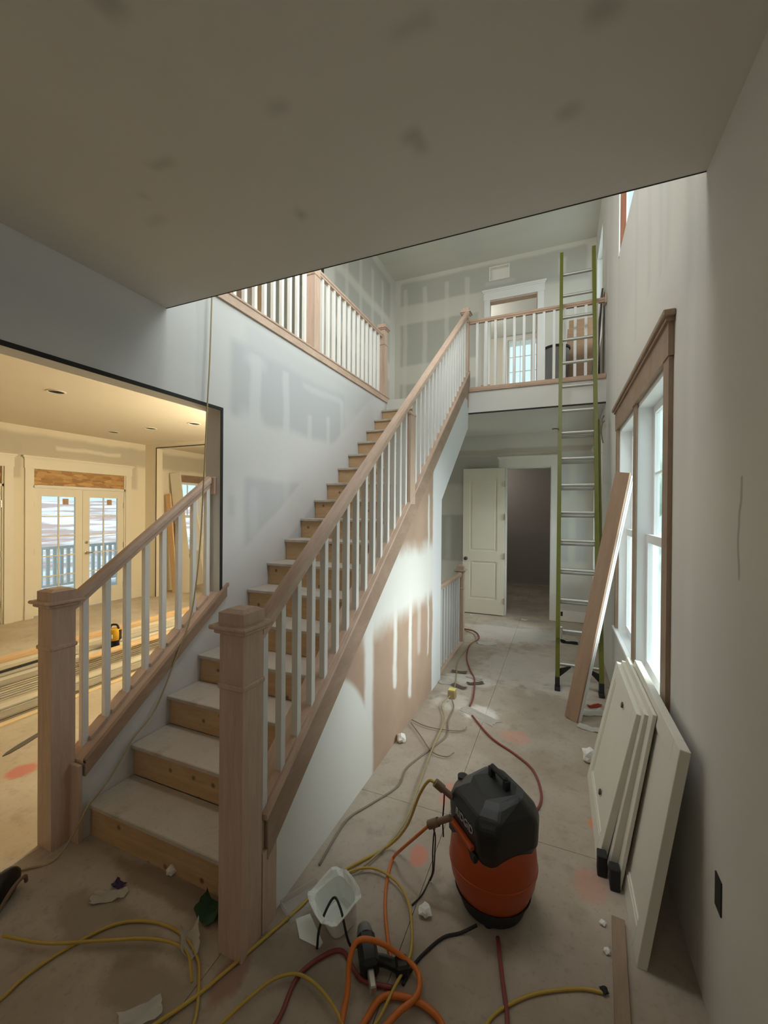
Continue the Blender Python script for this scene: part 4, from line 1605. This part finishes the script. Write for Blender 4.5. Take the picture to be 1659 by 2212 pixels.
# wooden offcut on the floor beside the slabs
loose_board(0.222, 1.42, 2.02, 0.0, 0.05, 0.02, -0.08, M_trimw, 'reddish wood strip on the floor along the slab feet', 'offcut', 'wood strip')

# ------------------------------------------------------------------ air compressor
cx, cy = -0.262, 1.90
cp = empty('air_compressor', (cx, cy, 0), 'orange pancake air compressor with a black top on the hall floor', 'compressor', rotz=0)
bm = B()
lathe(bm, [(0, 0.022), (0.085, 0.022), (0.125, 0.042), (0.160, 0.085), (0.182, 0.145), (0.19, 0.21), (0.184, 0.28), (0.162, 0.33), (0.12, 0.36), (0, 0.37)], (cx, cy, 0), 36)
fin('tank', bm, M_orange, cp, smooth=True)
bm = B()
lathe(bm, [(0.1885, 0.196), (0.1925, 0.198), (0.1925, 0.206), (0.1885, 0.208)], (cx, cy, 0), 36)
fin('weld_seam', bm, M_orange, cp, smooth=40)
bm = B()
lathe(bm, [(0.10, 0.012), (0.136, 0.012), (0.150, 0.05), (0.166, 0.082), (0.164, 0.086), (0.145, 0.06), (0.10, 0.02)], (cx, cy, 0), 36)
fin('base_skirt', bm, M_rubber, cp, smooth=40)
for k in range(3):
    a = math.radians(30 + 120 * k)
    bm = B()
    px, py = cx + 0.11 * math.cos(a), cy + 0.11 * math.sin(a)
    lathe(bm, [(0, 0), (0.022, 0), (0.024, 0.006), (0.02, 0.014), (0, 0.014)], (px, py, 0), 12)
    fin('rubber_foot', bm, M_rubber, cp, smooth=35)
R45 = Matrix.Translation((cx, cy, 0)) @ Matrix.Rotation(math.radians(-47), 4, 'Z')


def hood(bm, rings):
    """stack of closed outlines (list of (z, [(x, y)...])) skinned together"""
    prev = None
    first = None
    for z, pts in rings:
        cur = [bm.verts.new(R45 @ Vector((x, y, z + (dz if dz else 0)))) for x, y, dz in pts]
        if prev:
            n = len(cur)
            for i in range(n):
                bm.faces.new((prev[i], prev[(i + 1) % n], cur[(i + 1) % n], cur[i]))
        else:
            first = cur
        prev = cur
    bm.faces.new(first[::-1])
    bm.faces.new(prev)
    bmesh.ops.recalc_face_normals(bm, faces=bm.faces)


def octo(w, d, c, dzf=0.0):
    q = [(-w + c, -d), (w - c, -d), (w, -d + c), (w, d - c), (w - c, d), (-w + c, d), (-w, d - c), (-w, -d + c)]
    return [(x, y, dzf if y < -d * 0.4 else 0.0) for x, y in q]


bm = B()
hood(bm, [(0.275, octo(0.135, 0.125, 0.03, -0.02)), (0.34, octo(0.165, 0.150, 0.045)), (0.44, octo(0.172, 0.158, 0.055)), (0.475, octo(0.160, 0.148, 0.06)), (0.525, octo(0.128, 0.105, 0.05, -0.025)), (0.535, octo(0.100, 0.08, 0.04, -0.02))])
hd = fin('shroud', bm, M_black, cp)
md = hd.modifiers.new('bevel', 'BEVEL')
md.width = 0.018
md.segments = 3
bm = B()
vs = box(bm, -0.060, 0.060, -0.012, 0.012, 0.0, 0.024, bev=0.008)
bmesh.ops.transform(bm, matrix=R45 @ Matrix.Translation((0.0, 0.03, 0.56)), verts=bm.verts)
box(bm, -0.066, -0.044, 0.018, 0.042, 0.525, 0.57, mat=R45)
box(bm, 0.044, 0.066, 0.018, 0.042, 0.525, 0.57, mat=R45)
fin('carry_handle', bm, M_black, cp)
bm = B()
box(bm, -0.095, 0.09, -0.172, -0.150, 0.338, 0.358, mat=R45, bev=0.003)
fin('orange_stripe', bm, M_orange, cp)
bm = B()
box(bm, -0.115, 0.10, -0.160, -0.12, 0.290, 0.330, mat=R45, bev=0.004)
fin('control_panel', bm, M_black, cp)
# lettering on the shroud
fc = bpy.data.curves.new('shroud_text', 'FONT')
fc.body = 'RIDGID'
fc.size = 0.042
fc.extrude = 0.0012
fc.align_x = 'CENTER'
fc.align_y = 'CENTER'
fo = bpy.data.objects.new('lettering_source', fc)
COL.objects.link(fo)
bpy.context.view_layer.update()
me = bpy.data.meshes.new_from_object(fo.evaluated_get(bpy.context.evaluated_depsgraph_get()))
bpy.data.objects.remove(fo)
M_letter = plain('grey_lettering', (0.42, 0.42, 0.40), 0.5, 0.05)
tx_ = link('lettering', me, M_letter, cp)
mw = R45 @ Matrix.Translation((0.016, -0.159, 0.413)) @ Matrix.Rotation(math.radians(-2), 4, 'X') @ Matrix.Rotation(math.radians(90), 4, 'X')
mw.translation -= Vector((cx, cy, 0))
tx_.matrix_local = mw
# couplers and gauges on the left of the shroud
for (p0, p1, nme) in (((-0.435, 1.87, 0.435), (-0.50, 1.855, 0.485), 'hose_coupler'), ((-0.43, 1.80, 0.395), (-0.51, 1.80, 0.345), 'hose_coupler')):
    bm = B()
    tube(bm, [p0, p1], 0.014, 10, 1)
    tube(bm, [Vector(p0) * 0.3 + Vector(p1) * 0.7, Vector(p1) + (Vector(p1) - Vector(p0)) * 0.25], 0.019, 10, 1)
    fin(nme, bm, M_brownh, cp, smooth=40)
bm = B()
lathe(bm, [(0, 0), (0.024, 0), (0.024, 0.018), (0, 0.02)], seg=14, mat=Matrix.Translation((cx - 0.15, cy + 0.06, 0.475)))
fin('regulator_knob', bm, M_black, cp, smooth=40)
bm = B()
tube(bm, [(-0.30, 1.735, 0.03), (-0.36, 1.70, 0.006), (-0.42, 1.655, 0.006), (-0.47, 1.575, 0.006), (-0.50, 1.505, 0.006), (-0.515, 1.43, 0.006)], 0.006)
fin('power_cord', bm, M_rubber, cp, smooth=True)
bm = B()
tube(bm, [(-0.475, 1.86, 0.46), (-0.477, 1.86, 0.40), (-0.48, 1.855, 0.33), (-0.475, 1.85, 0.26)], 0.0035, 6)
tube(bm, [(-0.50, 1.81, 0.34), (-0.517, 1.84, 0.27), (-0.525, 1.85, 0.17), (-0.53, 1.87, 0.07), (-0.55, 1.88, 0.006), (-0.56, 1.80, 0.005), (-0.585, 1.735, 0.005)], 0.0035, 6)
tube(bm, [(-0.515, 1.80, 0.335), (-0.508, 1.83, 0.27), (-0.515, 1.85, 0.17), (-0.525, 1.87, 0.07), (-0.545, 1.885, 0.006)], 0.0035, 6)
fin('lanyard', bm, M_black, cp, smooth=True)

# ------------------------------------------------------------------ hoses and cords


def cord(name, pts, r, mat, label, cat='cord', z=None):
    P = []
    for i, p in enumerate(pts):
        if len(p) == 2:
            p = (p[0], p[1], r + 0.0015 + (z or 0))
        P.append(p)
    bm = B()
    tube(bm, P, r, 8, 6)
    return fin(name, bm, mat, origin=P[0], smooth=True, label=label, category=cat)


cord('air_hose', [(-0.525, 1.80, 0.335), (-0.60, 1.82, 0.24), (-0.68, 1.86, 0.13), (-0.74, 1.92, 0.03), (-0.75, 1.90, 0.01), (-0.729, 1.791), (-0.683, 1.664), (-0.611, 1.53), (-0.57, 1.47)], 0.0072, M_orhose, 'orange air hose plugged into the compressor, lower coupler', 'hose')
cord('air_hose', [(-0.517, 1.85, 0.497), (-0.55, 1.86, 0.49), (-0.60, 1.88, 0.40), (-0.69, 1.95, 0.17), (-0.80, 1.97, 0.02), (-0.925, 1.79, 0.012), (-1.0, 1.65), (-1.04, 1.50), (-1.10, 1.325), (-1.146, 1.192), (-1.182, 1.096), (-1.25, 0.97)], 0.0068, M_yel, 'yellow air hose from the upper coupler running past the right newel', 'hose')
cord('air_hose', [(-0.62, 1.12, 0.012), (-0.66, 1.23, 0.02), (-0.68, 1.31, 0.04), (-0.70, 1.36, 0.08), (-0.69, 1.41, 0.115), (-0.62, 1.45, 0.10), (-0.535, 1.48, 0.05), (-0.47, 1.47, 0.03), (-0.45, 1.40, 0.03), (-0.50, 1.31, 0.032), (-0.55, 1.18, 0.032), (-0.56, 1.08, 0.02)], 0.010, M_orhose, 'orange hose loop at the bottom of the picture', 'hose', z=0.018)
cord('air_hose', [(-0.60, 1.20), (-0.592, 1.275), (-0.561, 1.364), (-0.45, 1.396), (-0.36, 1.375), (-0.33, 1.32), (-0.36, 1.25)], 0.011, M_orhose, 'thick orange hose end at the bottom edge right of the loop', 'hose')
cord('air_hose', [(-0.668, 3.539), (-0.472, 3.258), (-0.286, 3.108), (-0.153, 2.965), (-0.092, 2.765), (-0.094, 2.611), (-0.152, 2.505), (-0.24, 2.40), (-0.28, 2.25), (-0.27, 2.14)], 0.0075, M_red, 'red hose curving across the floor behind the compressor', 'hose')
cord('air_hose', [(-1.30, 6.10), (-1.115, 6.029), (-0.996, 5.728), (-1.054, 5.384), (-1.005, 4.943), (-0.889, 4.556), (-0.791, 4.302), (-0.727, 3.893), (-0.72, 3.7)], 0.008, M_red, 'red hose on the far floor beside the cellar guard', 'hose')
cord('air_hose', [(-0.217, 1.738), (-0.18, 1.591), (-0.151, 1.481), (-0.14, 1.38)], 0.008, M_red, 'red hose running from the compressor to the bottom edge', 'hose')
cord('air_hose', [(-0.90, 1.05), (-0.867, 1.157), (-0.883, 1.288), (-0.842, 1.383), (-0.772, 1.441), (-0.663, 1.383), (-0.541, 1.403)], 0.008, M_red, 'dark red hose under the milky jug by the newel', 'hose')
cord('extension_lead', [(-0.898, 3.745, 0.03), (-0.847, 3.622), (-0.833, 3.366), (-0.79, 3.154), (-0.852, 2.923), (-0.934, 2.65), (-0.924, 2.449), (-1.016, 2.23), (-1.08, 2.09), (-1.085, 1.95), (-1.07, 1.75)], 0.0055, M_greyh, 'grey-brown cord winding along the understair wall')
cord('extension_lead', [(-0.915, 3.77, 0.035), (-0.95, 3.6), (-0.861, 3.353), (-0.837, 2.93), (-0.803, 2.502), (-0.777, 2.213), (-0.80, 2.0), (-0.87, 1.80), (-0.93, 1.74)], 0.0055, M_yel2, 'dusty yellow cord running from the outlet cube towards the camera', z=0.012)
cord('extension_lead', [(-1.28, 6.05), (-1.10, 5.9), (-1.02, 5.6), (-1.063, 5.281), (-1.062, 4.752), (-0.966, 4.224), (-0.93, 3.99, 0.012), (-0.915, 3.87, 0.035)], 0.0055, M_yel2, 'dusty yellow cord reaching the outlet cube from the far hall')
cord('extension_lead', [(-0.961, 1.615), (-0.93, 1.73), (-0.825, 1.817), (-0.7, 1.804), (-0.605, 1.733), (-0.544, 1.617), (-0.518, 1.514), (-0.536, 1.39), (-0.548, 1.294), (-0.58, 1.2)], 0.0056, M_yel, 'yellow cord arching over the milky jug', z=0.016)
cord('extension_lead', [(-1.83, 0.72), (-1.806, 0.82), (-1.81, 0.906), (-1.774, 1.028), (-1.696, 1.161), (-1.563, 1.229), (-1.416, 1.241), (-1.285, 1.202), (-1.213, 1.146), (-1.126, 1.045), (-1.11, 0.95)], 0.0056, M_yel, 'yellow cord coil in front of the bottom step')
cord('extension_lead', [(-2.05, 0.94), (-1.858, 0.992), (-1.699, 1.07), (-1.488, 1.17), (-1.33, 1.19), (-1.22, 1.12)], 0.0056, M_yel, 'inner strand of yellow cord in the coil before the bottom step', z=0.015)
cord('extension_lead', [(-1.06, 0.92), (-1.03, 1.06), (-0.985, 1.181), (-0.941, 1.255), (-0.867, 1.295), (-0.758, 1.279), (-0.65, 1.22), (-0.60, 1.13)], 0.0056, M_yel, 'yellow cord loop at the bottom edge left of the orange hose', z=0.017)
cord('extension_lead', [(-0.23, 1.37), (-0.202, 1.452), (-0.148, 1.519), (-0.059, 1.595), (0.08, 1.671), (0.172, 1.695)], 0.0056, M_yel, 'yellow cord at the bottom edge near the slab feet')
# cord hanging from the upper hall, over the knee wall and down the steps
hang = [(-2.262, 2.225, 3.60), (-2.262, 2.216, 3.24), (-2.26, 2.198, 2.78), (-2.26, 2.176, 2.42), (-2.26, 2.151, 1.94), (-2.26, 2.122, 1.49), (-2.262, 2.078, 1.15), (-2.262, 2.033, 0.99), (-2.27, 1.95, 0.80), (-2.275, 1.80, 0.52),
        (-2.275, 1.652, 0.405), (-2.27, 1.517, 0.26), (-2.26, 1.40, 0.192), (-2.265, 1.36, 0.13), (-2.28, 1.26, 0.012), (-2.345, 1.172, 0.008), (-2.436, 1.105, 0.008), (-2.6, 1.09, 0.008)]
cord('extension_lead', hang, 0.0048, M_yel2, 'yellow cord hanging from the upper hall and trailing down the steps')
for i, pts in enumerate(([(-1.11, 3.25), (-0.975, 3.20), (-0.824, 3.205), (-0.686, 3.25), (-0.67, 3.32)], [(-1.10, 3.20), (-0.97, 3.05), (-0.83, 2.88), (-0.72, 2.86), (-0.68, 2.93)])):
    cord('wire_offcut', pts, 0.004, M_greyh, ('bent grey wire offcut across the cords by the understair wall', 'second grey wire offcut, nearer the camera, by the understair wall')[i], 'wire', z=0.012)

# outlet cube on the cords
oc = empty('outlet_cube', (-0.91, 3.82, 0), 'yellow-topped cube tap where the cords meet', 'outlet')
bm = B()
box(bm, -0.945, -0.875, 3.785, 3.855, 0.0, 0.075, bev=0.006)
fin('cube_body', bm, plain('tan_plastic', (0.36, 0.27, 0.14), 0.6), oc)
bm = B()
box(bm, -0.942, -0.878, 3.788, 3.852, 0.075, 0.083, bev=0.003)
fin('cube_top', bm, plain('pale_yellow_plastic', (0.75, 0.66, 0.20), 0.5), oc)

# ------------------------------------------------------------------ floor litter


def scrap(name, x, y, sx, sy, h, mat, label, cat, seed, rotz=0.0, curl=0.02):
    bm = B()
    n = 7
    g = [[bm.verts.new(((i / (n - 1) - 0.5) * sx * (1 + 0.25 * noise.noise((i * .6, j * .6, seed))), (j / (n - 1) - 0.5) * sy * (1 + 0.25 * noise.noise((j * .7, i * .5, seed + 9))),
                        max(0.0, h * 0.5 + h * 0.5 * noise.noise((i * 0.7, j * 0.7, seed + 3)) + curl * ((i / (n - 1) - 0.5) ** 2) * 2))) for j in range(n)] for i in range(n)]
    for i in range(n - 1):
        for j in range(n - 1):
            bm.faces.new((g[i][j], g[i + 1][j], g[i + 1][j + 1], g[i][j + 1]))
    r = bmesh.ops.solidify(bm, geom=bm.faces[:], thickness=-0.003)
    lo = min(v.co.z for v in bm.verts)
    for v in bm.verts:
        v.co.z -= lo
    o = fin(name, bm, mat, smooth=50, label=label, category=cat)
    o.location = (x, y, 0.0005)
    o.rotation_euler = (0, 0, rotz)
    return o


def lump(name, x, y, r, mat, label, cat, seed, flat=0.6, z=0.0):
    bm = B()
    bmesh.ops.create_icosphere(bm, subdivisions=2, radius=r)
    for v in bm.verts:
        k = 1 + 0.45 * noise.noise(v.co * (1.6 / r) + Vector((seed, 0, 0)))
        v.co = Vector((v.co.x * k, v.co.y * k, v.co.z * k * flat))
    lo = min(v.co.z for v in bm.verts)
    for v in bm.verts:
        v.co.z -= lo
    o = fin(name, bm, mat, label=label, category=cat)
    o.location = (x, y, z)
    return o


lump('plaster_lump', -1.085, 2.93, 0.035, M_paper, 'white crumpled lump against the understair wall', 'scrap', 1, 0.9)
lump('plaster_lump', -0.52, 1.72, 0.028, M_paper, 'white crumpled lump beside the compressor lanyard', 'scrap', 2, 0.7)
lump('paper_ball', 0.205, 3.24, 0.05, M_paper, 'white crumpled paper beside the foremost slab', 'paper', 3, 0.9)
lump('paper_ball', -1.69, 1.425, 0.022, M_paper, 'small white ball at the bottom step', 'paper', 4, 0.9)
lump('plaster_crumb', 0.185, 1.98, 0.013, M_paper, 'white crumb on the floor by the dark blocks', 'scrap', 5)
lump('plaster_crumb', 0.19, 1.86, 0.014, M_paper, 'white crumb on the wood strip, nearer the camera', 'scrap', 6)
lump('plaster_crumb', 0.20, 1.53, 0.014, M_paper, 'white crumb near the bottom edge on the wood strip', 'scrap', 7, z=0.02)
lump('dark_knot', 0.165, 1.70, 0.014, M_rubber, 'small dark lump at the end of the yellow cord, lower right', 'scrap', 8)
scrap('paper_scrap', 0.27, 4.02, 0.22, 0.12, 0.03, M_paper, 'crumpled white paper by the right ladder foot', 'paper', 11, 0.4)
scrap('paper_scrap', 0.235, 3.72, 0.16, 0.08, 0.02, M_paper, 'flat white paper behind the leaning trim boards', 'paper', 12, -0.2)
scrap('red_rag', 0.30, 4.16, 0.13, 0.05, 0.03, M_red2, 'red rag by the right ladder foot', 'rag', 13, 0.7)
scrap('paper_scrap', -0.86, 5.55, 0.24, 0.12, 0.012, M_paper, 'flat white sheet on the red hose by the cellar guard', 'paper', 14, 0.3)
scrap('paper_scrap', -0.62, 3.58, 0.34, 0.12, 0.006, M_dust, 'dusty translucent sheet beside the outlet cube', 'paper', 15, -0.5, 0.005)
for i, (x, y, a) in enumerate(((-0.98, 4.45, 0.1), (-0.80, 4.36, -0.3), (-0.77, 4.22, 0.5), (-1.03, 4.12, 0.2), (-0.90, 4.08, -0.4))):
    scrap('drywall_scrap', x, y, 0.16, 0.07, 0.012, M_dust if i % 2 else M_greyh, ('torn paper strip farthest along the cords', 'torn paper strip lying across the red hose', 'dark folded paper strip right of the cords', 'torn strip by the understair wall corner', 'small torn strip nearest the outlet cube')[i], 'scrap', 20 + i, a)
scrap('green_wrapper', -1.36, 1.355, 0.11, 0.10, 0.05, M_green, 'green wrapper crumpled beside the right newel foot', 'wrapper', 31, 0.2, 0.12)
scrap('paper_scrap', -1.345, 1.225, 0.07, 0.12, 0.035, M_paper, 'white paper cup scrap beside the right newel foot', 'paper', 32, 0.9, 0.10)
scrap('paper_scrap', -1.31, 0.985, 0.13, 0.07, 0.03, M_paper, 'white paper strip at the bottom edge in the yellow coil', 'paper', 33, 0.9)
scrap('purple_wrapper', -1.86, 1.29, 0.06, 0.04, 0.03, M_purple, 'small purple wrapper before the bottom step', 'wrapper', 34)
scrap('paper_scrap', -1.85, 1.235, 0.14, 0.06, 0.03, M_dust, 'dusty crumpled paper beside the purple wrapper', 'paper', 35, 0.6)
scrap('paper_scrap', -0.50, 7.02, 0.10, 0.05, 0.01, M_paper, 'white scrap on the threshold of the dark doorway', 'paper', 36)
scrap('paper_scrap', -1.33, 6.98, 0.07, 0.04, 0.01, M_paper, 'white scrap under the open door leaf', 'paper', 37)
scrap('black_rag', 0.13, 6.05, 0.20, 0.12, 0.05, M_rubber, 'black rag on the floor behind the ladder', 'rag', 38)
scrap('grey_rag', 0.10, 6.6, 0.22, 0.10, 0.05, M_grey, 'grey rag near the end wall behind the ladder', 'rag', 39)
scrap('wood_chip', -2.05, 2.19, 0.11, 0.022, 0.004, M_grey, 'dark wood chip on the fourth step', 'scrap', 40, 0.5).location.z = 3 * RISE + 0.001
lump('drywall_crumb', -1.72, 2.11, 0.025, M_greyh, 'grey crumb on the third step beside the newel', 'scrap', 41, z=3 * RISE)

# milky plastic jug with a wire handle
jg = empty('plastic_jug', (-0.845, 1.55, 0), 'milky white cut-open plastic jug standing among the cords', 'jug', rotz=-0.55)
bm = B()
def squircle(r, n=24, p=0.5):
    out = []
    for q in range(n):
        a = 2 * math.pi * q / n
        out.append((r * abs(math.cos(a)) ** p * math.copysign(1, math.cos(a)), r * 0.9 * abs(math.sin(a)) ** p * math.copysign(1, math.sin(a))))
    return out


rings = []
for (z, r) in ((0.0, 0.055), (0.004, 0.066), (0.06, 0.074), (0.10, 0.080), (0.112, 0.094), (0.116, 0.104)):
    rings.append([bm.verts.new((u, v, z + (0.012 * math.sin(i * 1.3) if r > 0.09 else 0))) for i, (u, v) in enumerate(squircle(r))])
for a, b in zip(rings, rings[1:]):
    for i in range(24):
        bm.faces.new((a[i], a[(i + 1) % 24], b[(i + 1) % 24], b[i]))
bm.faces.new(rings[0][::-1])
bmesh.ops.recalc_face_normals(bm, faces=bm.faces)
bmesh.ops.solidify(bm, geom=bm.faces[:], thickness=0.003)
bmesh.ops.rotate(bm, verts=bm.verts, cent=(0, 0, 0), matrix=Matrix.Rotation(math.radians(14), 3, 'X'))
lo = min(v.co.z for v in bm.verts)
bmesh.ops.translate(bm, verts=bm.verts, vec=(0, 0, -lo + 0.0015))
me = bpy.data.meshes.new('jug_body')
bm.to_mesh(me)
bm.free()
link('jug_body', me, M_milky, jg)
bm = B()
prism(bm, [(-0.115, -0.15), (-0.03, -0.17), (0.05, -0.12), (0.04, -0.10), (-0.10, -0.09)], 0.001, 0.004, 'z')
me = bpy.data.meshes.new('torn_flap')
bm.to_mesh(me)
bm.free()
link('torn_flap', me, M_milky, jg)
cord('charger_lead', [(-0.87, 1.41, 0.008), (-0.875, 1.44, 0.07), (-0.85, 1.50, 0.14), (-0.80, 1.475, 0.135), (-0.745, 1.455, 0.03), (-0.70, 1.50, 0.02)], 0.005, M_black, 'black cord bent over the milky jug')

# black nailer lying beside the jug
ng = empty('nail_gun', (-0.66, 1.44, 0), 'black nail gun lying on the floor between jug and orange hose', 'nail gun', rotz=0.6)


def sub(name, bm, mat, par, smooth=False):
    me = bpy.data.meshes.new(name)
    bm.to_mesh(me)
    bm.free()
    if smooth:
        me.shade_smooth()
        me.set_sharp_from_angle(angle=math.radians(40))
    return link(name, me, mat, par)


bm = B()
box(bm, -0.035, 0.035, -0.055, 0.075, 0.002, 0.075, bev=0.014)
sub('motor_housing', bm, M_black, ng)
bm = B()
lathe(bm, [(0, 0), (0.03, 0), (0.033, 0.012), (0.026, 0.04), (0, 0.042)], seg=16, mat=Matrix.Translation((0, 0.072, 0.04)) @ Matrix.Rotation(-P2, 4, 'X'))
sub('end_cap', bm, M_grey, ng, True)
bm = B()
tube(bm, [(0.0, -0.01, 0.04), (0.06, -0.02, 0.03), (0.11, -0.045, 0.022)], 0.019, 10, 4)
sub('grip', bm, M_black, ng, True)
bm = B()
box(bm, 0.095, 0.145, -0.075, -0.02, 0.001, 0.05, bev=0.008)
sub('battery', bm, M_black, ng)
bm = B()
box(bm, -0.012, 0.012, -0.115, -0.05, 0.02, 0.05, bev=0.004)
sub('nose_piece', bm, M_steel, ng)

# dark tool at the left edge of the floor
tg = empty('drill_bag', (-2.26, 1.02, 0), 'black tool pouch at the left edge of the floor', 'tool bag', rotz=0.5)
bm = B()
bmesh.ops.create_icosphere(bm, subdivisions=3, radius=0.075)
for v in bm.verts:
    k = 1 + 0.2 * noise.noise(v.co * 16)
    v.co = Vector((v.co.x * 0.62 * k, v.co.y * 1.35 * k, max(-0.055, v.co.z * 0.9 * k) + 0.056))
sub('pouch', bm, M_black, tg, True)
bm = B()
tube(bm, [(0.05, -0.08, 0.02), (0.07, -0.02, 0.08), (0.07, 0.05, 0.075), (0.05, 0.09, 0.02)], 0.008)
sub('strap', bm, M_brownh, tg, True)

# clear tray by the newel
tr_ = empty('clear_tray', (-1.03, 1.56, 0), 'clear shallow plastic tray between newel and milky jug', 'tray', rotz=-0.5)
bm = B()
box(bm, -0.05, 0.05, -0.09, 0.09, 0.001, 0.003)
sub('tray_bottom', bm, M_clear, tr_)
bm = B()
for (a, b, c, d) in ((-0.052, -0.049, -0.09, 0.09), (0.049, 0.052, -0.09, 0.09), (-0.049, 0.049, -0.092, -0.089), (-0.049, 0.049, 0.089, 0.092)):
    box(bm, a, b, c, d, 0.001, 0.03)
sub('tray_rim', bm, M_clear, tr_)

# ------------------------------------------------------------------ things upstairs
ct = empty('carton', (0.27, 6.55, ZL), 'tall brown cardboard carton on the landing behind the ladder', 'box')
bm = B()
box(bm, 0.08, 0.46, 6.35, 6.75, ZL + 0.001, 4.30, bev=0.004)
body = fin('carton_body', bm, M_card, ct)
bm = B()
prism(bm, [(6.36, 4.30), (6.36, 4.42), (6.40, 4.42), (6.42, 4.30)], 0.10, 0.45)
fin('flap', bm, M_card, ct)
bn = empty('bin', (-0.06, 6.15, ZL), 'dark plastic bin on the landing left of the carton', 'bin')
bm = B()
lathe(bm, [(0.0, 0.001), (0.13, 0.001), (0.165, 0.62), (0.15, 0.62), (0.12, 0.02), (0, 0.02)], (-0.06, 6.15, ZL), 20)
fin('bin_body', bm, M_grey, bn, smooth=40)
bm = B()
lathe(bm, [(0.165, 0.62), (0.178, 0.622), (0.178, 0.65), (0.15, 0.65), (0.15, 0.62)], (-0.06, 6.15, ZL), 20)
fin('bin_rim', bm, M_rubber, bn, smooth=40)
leaning('panel', (0.40, 5.85, ZL + 0.003), (0.465, 5.85, 4.50), 0.20, 0.02, plain('dark_panel', (0.10, 0.07, 0.055), 0.5, 0.2), 'dark thin panel leaning against the window wall on the landing', 'panel', face=P2)
leaning('panel', (0.345, 5.88, ZL + 0.003), (0.415, 5.88, 4.20), 0.20, 0.015, M_grey, 'shorter grey panel in front of the dark one on the landing', 'panel', face=P2)
leaning('board', (-4.10, 4.75, 3.337), (-4.50, 4.75, 5.75), 0.14, 0.03, M_pineb, 'pale board leaning on the upper hall wall, left of two', 'board', face=P2)
leaning('board', (-4.05, 5.25, 3.337), (-4.50, 5.25, 5.80), 0.24, 0.03, M_lumber, 'wide tan board leaning on the upper hall wall, right of two', 'board', face=P2)
bm = B()
box(bm, -3.55, -3.43, 3.72, 3.84, 3.336, 5.999, bev=0.004)
p = fin('post', bm, plain('brown_post', (0.20, 0.13, 0.09), 0.7), origin=(-3.49, 3.78, 3.336), label='dark brown post standing in the upper hall', category='post')

# stub wires on the right wall near the far window
for i, pts in enumerate(([(0.489, 5.62, 2.84), (0.46, 5.60, 2.80), (0.455, 5.62, 2.70), (0.478, 5.66, 2.58)], [(0.489, 5.70, 2.92), (0.465, 5.66, 2.87), (0.462, 5.62, 2.82)])):
    cord('stub_wire', pts, 0.006, M_greyh, ('longer stub wire poking from the window wall above the far window', 'shorter stub wire poking from the window wall above the far window')[i], 'wire')
bm = B()
box(bm, 0.03, 0.062, YF - 0.0185, YF - 0.0165, 0.085, 0.155)
fin('outlet_box', bm, M_dark, origin=(0.046, YF - 0.017, 0.12), label='small dark outlet hole low on the end wall behind the ladder', category='outlet box')
